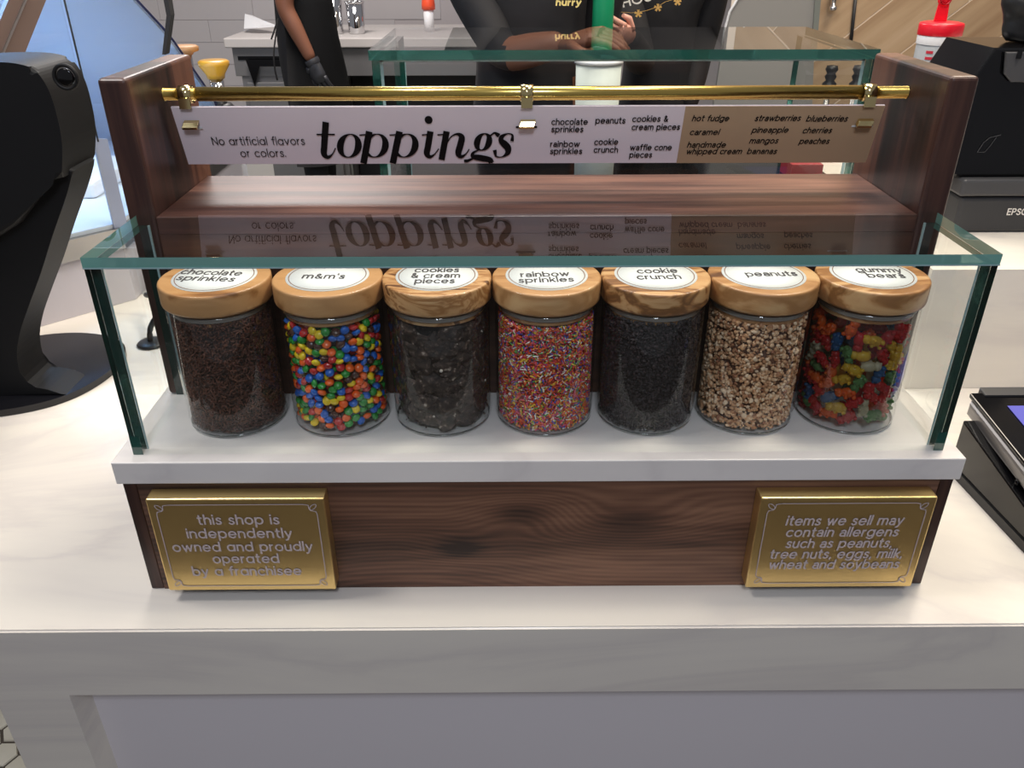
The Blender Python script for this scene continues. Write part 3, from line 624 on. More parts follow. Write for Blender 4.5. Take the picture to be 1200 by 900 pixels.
def core(name, x, r, zt, m, parent):      # the dense middle of the fill
    bm = bmesh.new(); lathe(bm, [(0,Z0+.005),(r-.003,Z0+.005),(r,Z0+.008),(r,zt-.003),(r-.004,zt),(0,zt)], 40, (x,JY,0)); return obj(name, bm, m, parent)
HEX = 6
rodv = [(math.cos(2*PI*k/5)*.5, math.sin(2*PI*k/5)*.5, s) for s in (-.5,.5) for k in range(5)]
rodf = [(k,(k+1)%5,5+(k+1)%5) for k in range(5)]+[(k,5+(k+1)%5,5+k) for k in range(5)]+[(5,6,7),(5,7,8),(5,8,9),(0,2,1),(0,3,2),(0,4,3)]
t_ = (1+5**.5)/2
icv = np.array([(-1,t_,0),(1,t_,0),(-1,-t_,0),(1,-t_,0),(0,-1,t_),(0,1,t_),(0,-1,-t_),(0,1,-t_),(t_,0,-1),(t_,0,1),(-t_,0,-1),(-t_,0,1)])/math.hypot(1,t_)
icf = [(0,11,5),(0,5,1),(0,1,7),(0,7,10),(0,10,11),(1,5,9),(5,11,4),(11,10,2),(10,7,6),(7,1,8),(3,9,4),(3,4,2),(3,2,6),(3,6,8),(3,8,9),(4,9,5),(2,4,11),(6,2,10),(8,6,7),(9,8,1)]
pm = lambda n, *cs: [mat(n+'_'+str(i), sr(*c), .45) for i, c in enumerate(cs)]
# dark chocolate sprinkles
tag(bits('chocolate_sprinkles', JX[0], 14000, rodv, rodf, [mat('chocolate_'+str(i), sr(*c), .5) for i,c in enumerate([(84,48,36),(56,32,25),(112,70,54)])], .301, JR-.0036, (.0012,.0012,.0050), depth=.004), 'dark brown chocolate sprinkles filling the leftmost jar', 'sprinkles')['kind'] = 'stuff'
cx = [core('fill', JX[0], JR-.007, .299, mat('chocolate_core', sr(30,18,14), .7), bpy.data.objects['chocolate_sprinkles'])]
# rainbow sprinkles
rb = pm('rainbow', (236,86,40),(240,120,50),(240,200,70),(230,90,130),(250,244,236),(60,90,190),(90,170,90),(200,40,50),(150,80,160))
tag(bits('rainbow_sprinkles', JX[3], 13000, rodv, rodf, rb, .294, JR-.0036, (.0012,.0012,.0050), depth=.005, weights=[.2,.14,.13,.14,.1,.09,.08,.08,.04]), 'bright rainbow sugar sprinkles filling the middle jar', 'sprinkles')['kind'] = 'stuff'
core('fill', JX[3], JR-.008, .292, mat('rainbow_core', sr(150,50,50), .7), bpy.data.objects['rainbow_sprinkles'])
# cookie crumbs
tag(bits('cookie_crumbs', JX[4], 12000, icv, icf, [mat('crumb_'+str(i), sr(*c), .6) for i,c in enumerate([(40,32,36),(56,44,46),(30,25,30)])], .300, JR-.0036, (.0012,.0012,.0010), jit=.4, depth=.004), 'fine black cookie crumbs filling the fifth jar from the left', 'cookie crumbs')['kind'] = 'stuff'
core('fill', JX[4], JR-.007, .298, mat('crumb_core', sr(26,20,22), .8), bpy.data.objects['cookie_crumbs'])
# chopped peanuts
ic2 = icv*np.array(nrs.uniform(.7,1.25,(12,1)))
tag(bits('chopped_peanuts', JX[5], 6500, ic2, icf, [mat('peanut_'+str(i), sr(*c), .55) for i,c in enumerate([(222,180,140),(200,150,108),(236,204,170),(176,124,86),(150,96,66)])], .297, JR-.0042, (.0023,.0018,.0015), jit=.3, depth=.006, weights=[.32,.28,.2,.14,.06]), 'chopped tan peanut pieces filling the jar second from the right', 'chopped nuts')['kind'] = 'stuff'
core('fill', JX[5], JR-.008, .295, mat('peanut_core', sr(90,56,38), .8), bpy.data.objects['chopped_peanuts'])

def pack(x, n, rs, zlo, zhi, dmin, tries=40000, front=None, seed=3):
    """scatter centres on shells against the wall with a least spacing"""
    r_ = random.Random(seed); pts = []
    for _ in range(tries):
        r = rs[min(len(rs)-1, int(r_.random()*len(rs)))]; th = r_.uniform(0,2*PI) if front is None else r_.uniform(*front)
        p = (x+r*math.cos(th), JY+r*math.sin(th), r_.uniform(zlo,zhi))
        if all((p[0]-q[0])**2+(p[1]-q[1])**2+((p[2]-q[2])*1.08)**2 > dmin**2 for q in pts): pts.append(p)
        if len(pts) >= n: break
    return pts
# candy-coated chocolates: those facing the shopper one by one, the rest as fill
cc = {'blue':sr(20,96,190),'green':sr(30,140,50),'yellow':sr(240,205,30),'orange':sr(242,98,24),'red':sr(190,34,34),'brown':sr(72,40,30)}
bm = bmesh.new(); rr, hh = .0050, .0031
lathe(bm, [(0,-hh),(rr*.5,-hh*.88),(rr*.85,-hh*.5),(rr,0),(rr*.85,hh*.5),(rr*.5,hh*.88),(0,hh)], 12)
cme = {}
base = bpy.data.meshes.new('candy'); bm.to_mesh(base); bm.free()
for c, v in cc.items(): m2 = base.copy(); m2.materials.append(mat('candy_'+c, v, .22, coat=.6)); cme[c] = m2
pts = pack(JX[1], 300, [JR-.0080], Z0+.0095, .292, .0073, 30000, (PI*1.02,PI*1.98), 11)
cr = random.Random(4); cols = list(cc)
pick = lambda: cr.choices(cols, [24,18,16,20,12,10])[0]
for p in pts:
    c = pick(); o = bpy.data.objects.new(c+'_candy', cme[c]); COL.objects.link(o); o.location = p
    th = math.atan2(p[1]-JY, p[0]-JX[1])
    n_ = Vector((math.cos(th)*cr.uniform(.1,1), math.sin(th)*cr.uniform(.1,1), cr.uniform(-.8,1.2))).normalized()
    if abs(n_.z) < .4 and False: pass
    # keep each flat piece inside the glass: thin way towards the wall or standing along it
    o.rotation_euler = n_.to_track_quat('Z','Y').to_euler()
    tag(o, '%s button-shaped sweet in the second jar from the left' % c, 'sweet', c+' sweets in the candy jar')
bm = bmesh.new(); fm = [cme[c].materials[0] for c in cols]
pts2 = pack(JX[1], 330, [JR-.0085], Z0+.0105, .288, .0073, 14000, (0,PI), 12) + pack(JX[1], 420, [JR-.0150], Z0+.010, .292, .0070, 16000, None, 13) + pack(JX[1], 60, [.03,.02,.01,.034], .287, .293, .0085, 4000, None, 14)
for p in pts2:
    mt = Matrix.Translation(p) @ Vector((cr.uniform(-1,1),cr.uniform(-1,1),cr.uniform(-1,1))).normalized().to_track_quat('Z','Y').to_matrix().to_4x4()
    lathe(bm, [(0,-hh),(rr*.85,-hh*.5),(rr,0),(rr*.85,hh*.5),(0,hh)], 8, mtx=mt, mi=cols.index(pick()))
o = obj('candy_fill', bm, fm); tag(o, 'mass of coloured button sweets behind the front layer, second jar', 'sweets')['kind'] = 'stuff'
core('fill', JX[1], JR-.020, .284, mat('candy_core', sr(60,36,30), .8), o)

# cookie chunks
cm = mat('dark_cookie', sr(46,36,33), .7); N,L,B = nodes(cm); v,_ = coords(cm,(160,160,160),rand=True); n = nn(cm,'ShaderNodeTexNoise', Scale=1.0, Detail=5.0); L.new(v,n.inputs['Vector'])
rp = ramp(cm,[(.35,sr(26,18,15)),(.55,sr(54,41,35)),(.64,sr(92,76,68)),(.72,sr(170,158,146))]); L.new(n.outputs[0],rp.inputs[0]); L.new(rp.outputs[0],B.inputs['Base Color'])
bp = nn(cm,'ShaderNodeBump', Strength=.8, Distance=.001); L.new(n.outputs[0],bp.inputs['Height']); L.new(bp.outputs[0],B.inputs['Normal'])
chs = []
for k in range(5):
    r_ = random.Random(k+40); bm = bmesh.new(); bmesh.ops.create_icosphere(bm, subdivisions=2, radius=1)
    for v_ in bm.verts: v_.co *= r_.uniform(.7,1.15); v_.co.z *= .42; v_.co.x *= 1.3
    for v_ in bm.verts: v_.co *= .0125
    me = bpy.data.meshes.new('cookie_chunk'); bm.to_mesh(me); bm.free(); me.materials.append(cm); chs.append(me)
for p in pack(JX[2], 95, [JR-.0105,JR-.0110], Z0+.0150, .288, .0150, 20000, None, 21):
    o = bpy.data.objects.new('cookie_chunk', cr.choice(chs)); COL.objects.link(o); o.location = p
    th = math.atan2(p[1]-JY,p[0]-JX[2]); o.rotation_euler = (PI/2+cr.uniform(-.5,.5),cr.uniform(-1.5,1.5),th+PI/2+cr.uniform(-.2,.2)); o.rotation_euler = Vector((math.cos(th),math.sin(th),cr.uniform(-.3,.3))).to_track_quat('Z','Y').to_euler()
    tag(o, 'rough dark cookie chunk in the third jar from the left', 'cookie', 'dark cookie chunks in the jar')
o = bpy.data.objects['cookie_chunk']
fill = bits('cookie_dust', JX[2], 700, icv, icf, [mat('dust_dark', sr(58,46,41), .7), mat('dust_cream', sr(190,180,170), .7)], .290, JR-.004, (.0011,.0011,.0009), jit=.5, depth=.006, weights=[.98,.02])
tag(fill, 'dark crumbs between the cookie chunks in the third jar', 'cookie crumbs')['kind'] = 'stuff'
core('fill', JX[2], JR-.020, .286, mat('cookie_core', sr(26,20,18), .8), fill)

# gummy bears
def bear_mesh():
    bm = bmesh.new()
    def s(c, r, k=1, sc=(1,1,1)):
        rs = bmesh.ops.create_icosphere(bm, subdivisions=k, radius=1, matrix=Matrix.Translation(c)@Matrix.Diagonal((r*sc[0],r*sc[1],r*sc[2],1)))
    s((0,0,-.0005),.0060,2,(1,.85,1.40)); s((0,-.0002,.0080),.0050,2,(1,.95,.9))
    for q in (-1,1):
        s((q*.0032,0,.0112),.0016); s((q*.0036,-.0034,.0016),.0024,1,(.9,1.1,.9)); s((q*.0032,-.0034,-.0062),.0028,1,(.9,1.2,.9))
    s((0,-.0042,.0072),.0018)
    for f in bm.faces: f.smooth = True
    me = bpy.data.meshes.new('gummy_bear'); bm.to_mesh(me); bm.free(); return me
gc = {'red':(206,40,44),'orange':(236,116,40),'yellow':(228,196,60),'green':(110,160,96),'blue':(40,104,160),'clear':(210,204,176),'pink':(226,146,126)}
bme = bear_mesh(); gms = {}
for c, v in gc.items(): m2 = bme.copy(); m2.materials.append(gummy('gummy_'+c, sr(*v))); gms[c] = m2
gcol = list(gc)
for p in pack(JX[6], 120, [JR-.0108,JR-.0102], Z0+.0108, .287, .0126, 26000, None, 31)+pack(JX[6], 40, [JR-.026,JR-.032], Z0+.015, .284, .0150, 9000, None, 32):
    c = cr.choices(gcol,[26,18,12,18,14,8,8])[0]
    o = bpy.data.objects.new('gummy_bear', gms[c]); COL.objects.link(o); o.location = p
    th = math.atan2(p[1]-JY,p[0]-JX[6]); e = Vector((-math.cos(th),-math.sin(th),0)).to_track_quat('Y','Z'); sp = Matrix.Rotation(cr.uniform(-PI,PI),3,'Y') @ Matrix.Rotation(cr.choice([0,.35,-.35,PI]),3,'Z')
    o.rotation_euler = (e.to_matrix() @ sp).to_euler(); k_ = cr.uniform(.88,1.06); o.scale = (k_,k_,k_)
    tag(o, '%s gummy bear in the rightmost jar' % ('colourless' if c == 'clear' else 'translucent '+c), 'sweet', c+' gummy bears in the jar')

# ================================================================== THINGS ON THE COUNTER
# payment terminal at the right edge
PT = thing('card_terminal', 'black and grey card payment terminal beside the display', 'card terminal', (.66,.13,0), rz=0)
bm = bmesh.new(); prism(bm, [(.563,.225,.0005),(.578,-.02,.0005),(.80,-.02,.0005),(.80,.225,.0005)], (0,0,.012)); obj('foot', bm, 'black', PT)
bm = bmesh.new(); prism(bm, [(.566,.222,.012),(.566,.222,.078),(.580,-.015,.030),(.580,-.015,.012)], (.22,0,0), bev=.002); obj('cradle', bm, 'gloss', PT)
def slab_tilt(name, x0, x1, y0, y1, za, zb, th, m, parent, bev=.002):   # za at y0 (front), zb at y1 (back)
    bm = bmesh.new(); prism(bm, [(x0,y0,za),(x0,y1,zb),(x0,y1,zb+th),(x0,y0,za+th)], (x1-x0,0,0), bev=bev); return obj(name, bm, m, parent)
slab_tilt('silver_body', .5805,.80,.0,.245,.046,.074,.022,'steel_d',PT,.006)
hs = slab_tilt('face', .583,.80,.0,.252,.0685,.0965,.006,'gloss',PT,.002)
sc_ = slab_tilt('screen', .618,.79,.03,.222,.0785,.1000,.0006,mat('violet_screen', sr(84,84,160), .2, Emission_Color=sr(84,84,170), Emission_Strength=.5),PT,0)
slab_tilt('back_lip', .600,.80,.244,.262,.092,.094,.012,'dark',PT,.002)
for k, (yy) in enumerate((.07,.11)):
    bm = bmesh.new(); lathe(bm, [(0,-.001),(.004,-.001),(.004,.001),(0,.001)], 12, mtx=Matrix.Translation((.5800,yy,.055+k*.004))@Matrix.Rotation(PI/2,4,'Y')); obj('port', bm, 'gloss', PT)
# raised white ledge on the right
box('trim_2', (.60,.449,.0005), (1.9,1.22,.202), 'counter'); struct(bpy.data.objects['trim_2'])
box('trim_3', (1.02,1.222,.0005), (1.9,1.27,.385), 'counter'); struct(bpy.data.objects['trim_3'])
# receipt printer
PR = thing('receipt_printer', 'black receipt printer on the white ledge behind the right side panel', 'printer', (.80,.70,.2022))
bm = bmesh.new(); bx(bm, (.712,.62,.2025), (.93,.80,.262), .006, 3); obj('base', bm, 'dark', PR)
bm = bmesh.new(); bx(bm, (.706,.617,.2635), (.93,.80,.292), .005, 3); obj('drawer', bm, 'satin', PR)
bm = bmesh.new(); prism(bm, [(.690,.63,.2925),(.672,.63,.31),(.668,.63,.405),(.708,.63,.488),(.95,.63,.488),(.95,.63,.2925)], (0,.16,0), bev=.005); obj('housing', bm, 'gloss', PR)
bm = bmesh.new(); prism(bm, [(.722,.628,.483),(.728,.628,.452),(.742,.628,.440),(.94,.628,.440),(.94,.628,.483)], (0,-.006,0), bev=.002); obj('paper_cover', bm, 'satin', PR)
bm = bmesh.new(); bx(bm, (.738,.6195,.474), (.745,.622,.486)); obj('latch_slot', bm, 'gloss', PR)
bm = bmesh.new(); PE = lambda x,y: Vector((x,.6190,y)); text(bm, 'EPSON', .7935,.834,.2333,.0068, PE, .28); obj('brand_lettering', bm, 'wprint', PR)
bm = bmesh.new(); PG = lambda x,y: Vector((x,.6288,y))
ribbon(bm, smooth2 := [(.722,.333),(.728,.348),(.736,.356),(.752,.360)], .0012, PG); ribbon(bm, [(.722,.333),(.734,.333),(.740,.343),(.746,.356)], .0009, PG); obj('emblem', bm, 'satin', PR)
# dark hood over the printer
BG = thing('black_bag', 'black wrinkled bag resting on top of the receipt printer', 'bag', (.80,.71,.4885))
bm = bmesh.new(); bmesh.ops.create_icosphere(bm, subdivisions=4, radius=1)
r_ = random.Random(9)
for v_ in bm.verts:
    x,y,z = v_.co; k = 1+.10*math.sin(5*x+3*y)+.05*math.sin(11*z+6*x); v_.co = Vector((.868+.105*x*k, .715+.07*y*k, .4895+max(0,(z+.55))*.085*k*(1.0)))
for f in bm.faces: f.smooth = True
obj('cover', bm, 'black', BG)
bm = bmesh.new(); tube(bm, smooth_path([(.775,.66,.494),(.790,.655,.53),(.825,.65,.575),(.86,.65,.60)],5), .0035, 8); obj('seam', bm, 'gloss', BG)
# wipes canister
cy_ = 1.02; c0 = at(1101,40,cy_); WX = c0.x
WC = thing('wipes_canister', 'grey wipes canister with open red flip lid', 'canister', (WX,cy_,.2022))
bm = bmesh.new(); lathe(bm, [(0,.2025),(.036,.2025),(.0375,.206),(.0375,.452),(.036,.455),(0,.455)], 36, (WX,cy_,0)); obj('body', bm, 'label_grey', WC)
bm = bmesh.new(); lathe(bm, [(.0385,.452),(.039,.454),(.039,.466),(.0385,.468),(0,.468)], 36, (WX,cy_,0)); obj('collar', bm, 'white', WC)
bm = bmesh.new(); lathe(bm, [(0,.4682),(.0395,.4682),(.0405,.470),(.0405,.487),(.039,.490),(.030,.492),(0,.492)], 36, (WX,cy_,0)); lo = obj('lid', bm, 'red', WC)
bm = bmesh.new(); prism(bm, [(WX-.012,cy_+.008,.4922),(WX+.012,cy_+.008,.4922),(WX+.010,cy_+.008,.522),(WX-.010,cy_+.008,.522)], (0,.004,0)); lathe(bm, [(0,-.003),(.0125,-.003),(.0135,0),(.0125,.003),(0,.003)], 24, mtx=Matrix.Translation((WX,cy_+.010,.531))@Matrix.Rotation(PI/2,4,'X')); obj('flip_cap', bm, 'red', WC)
bm = bmesh.new(); lathe(bm, [(.0085,-.0015),(.0105,-.0015),(.0105,.0015),(.0085,.0015),(.0085,-.0015)], 24, mtx=Matrix.Translation((WX,cy_+.0055,.531))@Matrix.Rotation(PI/2,4,'X')); obj('cap_ring', bm, mat('deep_red', sr(170,14,30), .4), WC)
bm = bmesh.new()
def CP(x, y): a = -PI/2+x/.0378; return Vector((WX+.0381*math.cos(a), cy_+.0381*math.sin(a), y))
for k in range(3): ribbon(bm, [(-.032+i*.003,.440-k*.011) for i in range([4,9,7][k])], .005, CP)
ribbon(bm, [(-.002,.412),(.005,.418),(.010,.426)], [.002,.010,.020], CP); obj('label_print', bm, mat('red_print', sr(190,40,60), .5), WC)

# kiosk terminal on the left
K = thing('order_terminal', 'black curved order terminal stand seen from behind at the left edge', 'terminal', (-.80,.5,0))
bm = bmesh.new(); ov = [(-.93,.40),(-.86,.372),(-.798,.375),(-.736,.405),(-.700,.455),(-.684,.53),(-.696,.589),(-.735,.63),(-.80,.65),(-.869,.64),(-.93,.60)]
sp = smooth_path([(a,b,.0006) for a,b in ov+[ov[0]]], 5)[:-1]; prism(bm, sp, (0,0,.011), bev=.003); obj('base_plate', bm, 'base_gloss', K)
kp = lambda L_, Y: [at(a,b,Y) for a,b in L_]
bm = bmesh.new(); P_ = smooth_path([(x.x,x.y,x.z) for x in kp([(112,186),(104,215),(88,260),(75,300),(60,340),(50,370),(47,398),(56,425)],.49)]+[Vector((-.745,.49,.022)),Vector((-.72,.49,.0115))],4)
P_ += [Vector((-.84,.49,.0115)),Vector((-.98,.49,.0115)),Vector((-1.0,.49,.20)),Vector((-.88,.49,.36)),Vector((-.77,.49,.44))]
prism(bm, P_, (0,-.07,0), bev=.004); obj('neck', bm, 'kiosk', K)
bm = bmesh.new(); P_ = smooth_path(kp([(-150,95),(-60,68),(0,62),(40,61),(66,63),(84,70),(97,88),(106,115),(112,150),(111,188)],.50),5)+kp([(96,190),(60,240),(10,272),(-150,300)],.50)
prism(bm, P_, (0,-.10,0), bev=.008); hd = obj('head', bm, 'kiosk', K)
bm = bmesh.new(); hc = at(78,90,.3995); lathe(bm, [(.0125,0),(.0160,0),(.0165,.003),(.0155,.005),(.0128,.005),(.0120,.003)], 28, mtx=Matrix.Translation(hc)@Matrix.Rotation(PI/2,4,'X')); obj('hinge_ring', bm, 'kiosk', K)
bm = bmesh.new(); lathe(bm, [(0,0),(.0105,0),(.0105,.0035),(.009,.0045),(0,.0045)], 28, mtx=Matrix.Translation(hc)@Matrix.Rotation(PI/2,4,'X')); obj('hinge_cap', bm, 'gloss', K)
bm = bmesh.new(); lathe(bm, [(0,0),(.004,0),(.004,.0006),(0,.0006)], 14, (-.745,.500,.0116)); obj('screw_hole', bm, 'gloss', K)
# cable with grommet
CB = thing('cable_grommet', 'black cable rising from a round grommet behind the display', 'cable', (-.655,.63,0))
bm = bmesh.new(); lathe(bm, [(0,.0005),(.024,.0005),(.026,.003),(.022,.006),(.014,.007),(0,.007)], 28, (-.665,.625,0)); obj('grommet', bm, 'black', CB)
bm = bmesh.new(); tube(bm, smooth_path([(-.668,.625,.005),(-.664,.63,.03),(-.650,.645,.055),(-.66,.68,.07),(-.70,.72,.055),(-.715,.76,.04)],5), .005, 8); obj('cable', bm, 'black', CB)

# ================================================================== FREEZER CASE
fd = Vector((.692,.722,0)).normalized(); fn = Vector((.722,-.692,0)).normalized(); FB = Vector((-.776,.832,0)); FA = FB-fd*.45
FZ = thing('display_freezer', 'angled ice-cream freezer case with sloped glass and blue-white lit interior', 'freezer', (-1.1,.9,0))
bk = Vector((0,1,0))
def fprism(name, z0, z1, m, off=0, yend=1.62):
    bm = bmesh.new(); A = FA+fn*off; B2 = FB+fn*off+fd*off*.4
    prism(bm, [(A.x,A.y,z0),(B2.x,B2.y,z0),(B2.x,yend,z0),(-1.45,yend,z0),(-1.45,A.y,z0)], (0,0,z1-z0)); return obj(name, bm, m, FZ)
fprism('plinth', .0006, .108, mat('lilac_panel', sr(196,192,200), .35)); fprism('trim', .1082, .148, 'steel', .006); fprism('well_floor', .1482, .156, mat('white_liner', sr(214,226,240), .4), -.004)
box('well_support', (-1.45,.865,-.92), (-.776,1.62,.0002), 'white', FZ)
lm = mat('sloped_liner', sr(206,222,246), .35)
bm = bmesh.new(); pr = [(.95,.70),(1.02,.575),(1.13,.526),(1.248,.459),(1.294,.429),(1.438,.316),(1.50,.262),(1.56,.157)]
po = [(-.785,y,z) for y,z in pr]+[(-.785,y+.012,z+.006) for y,z in pr[::-1]]; prism(bm, po, (-.66,0,0)); obj('sloped_liner', bm, lm, FZ)
bm = bmesh.new(); tube(bm, [(-.781,y+.004,z+.004) for y,z in pr], .0028, 6); obj('liner_edge', bm, mat('blue_edge', sr(40,44,90), .4), FZ)
bm = bmesh.new(); po = [(-.7775,.84,.157),(-.7775,.84,.70)]+[(-.7775,y-.004,z) for y,z in pr]; prism(bm, po, (-.005,0,0)); obj('end_pane', bm, 'glass', FZ)
bm = bmesh.new(); q = FB-fd*.005; prism(bm, [(FA.x,FA.y,.157),(q.x,q.y,.157),(q.x,q.y,.70),(FA.x,FA.y,.70)], -fn*.005); obj('face_pane', bm, 'glass', FZ)
bm = bmesh.new(); tube(bm, [(FB.x,FB.y,.31),(FB.x,FB.y,.70)], .0016, 6); obj('pane_joint', bm, 'dark', FZ)
bm = bmesh.new(); q = FB; w_ = .020; prism(bm, [(q.x-.006,q.y-.006,.148),(q.x+.012,q.y+.012,.148),(q.x+.012,q.y+.012,.312),(q.x-.006,q.y-.006,.318)], (-.004,.004,0)); obj('corner_post', bm, mat('cool_post', sr(150,160,184), .35, .3), FZ)
def fpt(px, py):
    d = _f+_r*((px-600)/F)-_u*((py-450)/F); o_ = FB+fn*.004; return CAM+d*((o_-CAM).dot(fn)/d.dot(fn))
bm = bmesh.new(); prism(bm, [fpt(50,-4),fpt(22,66),fpt(-22,66),fpt(6,-4)], fn*.02); obj('frame_bar', bm, mat('bronze_frame', sr(128,108,98), .35, .5), FZ)
bm = bmesh.new(); prism(bm, [fpt(27,-4)+fn*.02,fpt(-3,66)+fn*.02,fpt(-6,66)+fn*.02,fpt(24,-4)+fn*.02], fn*.004); obj('frame_bead', bm, 'steel', FZ)
bm = bmesh.new(); bk_ = [at(196,-8,.93),at(200,18,.93),at(194,64,.93),at(190,64,.93),at(195,18,.93),at(190,-8,.93)]; prism(bm, bk_, (.0,.02,0)); obj('glass_bracket', bm, 'dark', FZ)
# things inside
bm = bmesh.new(); e = [(157+16*math.cos(a)-2*math.sin(a), 52-26*math.sin(a)) for a in [2*PI*i/24 for i in range(24)]]
def slp(px, py, off=.003):                # on the sloped liner
    a = Vector((0,1.13,.526)); nrm = Vector((0,.155,.205)).normalized(); a = Vector((0,1.2,.4875)); nrm = Vector((0,-.55,-.83)).normalized()
    d = _f+_r*((px-600)/F)-_u*((py-450)/F); return CAM+d*(((a-CAM).dot(nrm)+off)/d.dot(nrm))
TB = [slp(a,b,-.02) for a,b in e]; bm = bmesh.new(); prism(bm, TB, (0,-.01,-.008)); obj('oval_hatch', bm, mat('tinted_oval', sr(150,140,160), .4), FZ)  # plain tinted oval plate just off the sloped liner
for k,(cx_,cy2,r1) in enumerate([(103,24,15)]):
    c = slp(cx_,cy2,-.05); bm = bmesh.new(); lathe(bm, [(.012,0),(.020,0),(.022,.006),(.014,.012),(.012,.006),(.012,0)], 24, mtx=Matrix.Translation(c)@Matrix.Rotation(PI/2,4,'X')); obj('scoop_ring', bm, 'chrome', FZ)  # small chrome ring just off the sloped liner
bm = bmesh.new()
for k in range(2): bx(bm, (-1.38+k*.26,1.0,.1565), (-1.15+k*.26,1.25,.19), .008, 2)
obj('tubs', bm, 'white', FZ)
l = area('freezer_lamp', (-1.15,.97,.66), .5, 7.0, (.32,.60,1), (-1.1,1.25,.2), .08); l.parent = FZ; l.location = Vector(l.location)-FZ.location
# topped posts behind the left panel
for i,(px,py,wd,mm,lab) in enumerate([(215,55,17,'tanw','brown round-topped post behind the left side panel'),(250,72,18,'amber','amber cup-shaped knob on a chrome post behind the brass rail')]):
    Y = 1.75; t = at(px,py,Y); pxm = (at(px+1,py,Y)-t).x; r1 = wd*pxm
    ps = thing('tap_post', lab, 'tap', (t.x,Y,.10)); ztp = t.z
    bm = bmesh.new(); hgt = at(px,py+(20 if i else 9),Y).z-ztp; lathe(bm, [(0,ztp+.004),(r1*.85,ztp+.004),(r1,ztp),(r1*.97,ztp-.01),(r1*.6,ztp+hgt*.75),(r1*.55,ztp+hgt),(0,ztp+hgt)], 28, (t.x,Y,0)); obj('knob', bm, mm, ps)
    bm = bmesh.new(); lathe(bm, [(0,ztp+hgt),(r1*.46,ztp+hgt),(r1*.46,.22),(0,.22)], 20, (t.x,Y,0)); obj('stem', bm, 'chrome', ps)
    bm = bmesh.new(); lathe(bm, [(0,.10),(r1*1.0,.10),(r1*1.0,.205),(r1*.7,.22),(0,.22)], 20, (t.x,Y,0)); obj('collar', bm, 'black', ps)
box('tap_plinth', (-1.25,1.68,-.92), (-.78,1.95,.0995), 'white'); tag(bpy.data.objects['tap_plinth'], 'white plinth under the tap posts, behind the freezer', 'plinth')

# ================================================================== SECOND GLASS CASE on a dark cabinet
X0, X1, Y0, Y1, ZB, ZH = -.262, .602, .80, 1.19, .205, .468
CB2 = thing('rear_cabinet', 'black cabinet under the rear glass case', 'cabinet', (.17,1.0,-.92))
box('body', (X0-.02,Y0+.07,-.92), (X1+.02,Y1,.19), 'black', CB2, .003); box('top', (X0-.03,Y0-.01,.1905), (X1+.03,Y1+.01,.2045), 'gloss', CB2, .002)
G2 = thing('rear_glass_case', 'second clear glass case behind the toppings sign, with thick green edges', 'glass case', (.17,1.0,ZB))
pane('front_pane', (X0,Y0,ZB), (X1,Y0+.012,ZH-.0165), 1, G2); pane('left_pane', (X0,Y0+.0125,ZB), (X0+.012,Y1,ZH-.0165), 0, G2); pane('right_pane', (X1-.012,Y0+.0125,ZB), (X1,Y1,ZH-.0165), 0, G2)
pane('top_pane', (X0-.004,Y0-.004,ZH-.016), (X1+.004,Y1,ZH), 2, G2, 'edge', -1)
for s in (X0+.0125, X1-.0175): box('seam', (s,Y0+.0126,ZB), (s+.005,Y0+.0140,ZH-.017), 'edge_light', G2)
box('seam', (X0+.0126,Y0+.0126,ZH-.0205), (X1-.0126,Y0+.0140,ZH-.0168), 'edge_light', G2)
box('divider', (X0+.045,Y0+.10,ZB), (X0+.0465,Y0+.102,ZH-.017), 'edge_light', G2)
# contents
c = at(700,110,.98); RC = thing('tall_white_cup', 'tall white cup standing inside the rear glass case', 'cup', (c.x,.98,.205))
bm = bmesh.new(); wv = .044; lathe(bm, [(0,.2052),(wv*.86,.2052),(wv*.9,.208),(wv,.425),(wv*.94,.425),(wv*.85,.21),(0,.21)], 36, (c.x,.98,0)); obj('body', bm, mat('frosted_white', sr(190,196,190), .5), RC)
bm = bmesh.new(); lathe(bm, [(wv*.94,.424),(wv*1.06,.424),(wv*1.06,.431),(wv*.94,.431),(wv*.94,.424)], 36, (c.x,.98,0)); obj('rim', bm, 'white', RC)
rc = at(925,198,1.05); box('red_carton', (rc.x-.03,.95,.2052), (rc.x+.033,1.02,.235), 'maroon'); tag(bpy.data.objects['red_carton'], 'dark red low carton inside the rear glass case', 'carton')
# grey sneeze panel and counter to the right of the workers
PB = thing('splash_panel', 'grey-beige splash panel with one rounded upper corner', 'panel', at(900,60,1.7)-Vector((0,0,.28)))
bm = bmesh.new(); pp = [at(a,b,1.7) for a,b in [(846,60),(849,36),(855,14),(866,-4),(880,-12),(957,-12),(952,128),(835,128)]]; prism(bm, pp, (0,.012,0), bev=.002); obj('sheet', bm, 'shade', PB)
bm = bmesh.new(); tube(bm, [at(a,b,1.697) for a,b in [(846,58),(849,36),(855,14),(866,-4),(878,-12)]], .0035, 6); obj('rim', bm, 'white', PB)
bm = bmesh.new(); prism(bm, [at(956,-12,1.695),at(963,-12,1.695),at(957,60,1.695),at(951,60,1.695)], (0,.02,0)); obj('glass_edge', bm, mat('dull_glass', sr(120,124,118), .3), PB)
box('prep_counter', (.66,1.60,-.92), (1.25,2.05,.16), 'steel_d'); tag(bpy.data.objects['prep_counter'], 'stainless prep counter behind the rear glass case', 'counter')
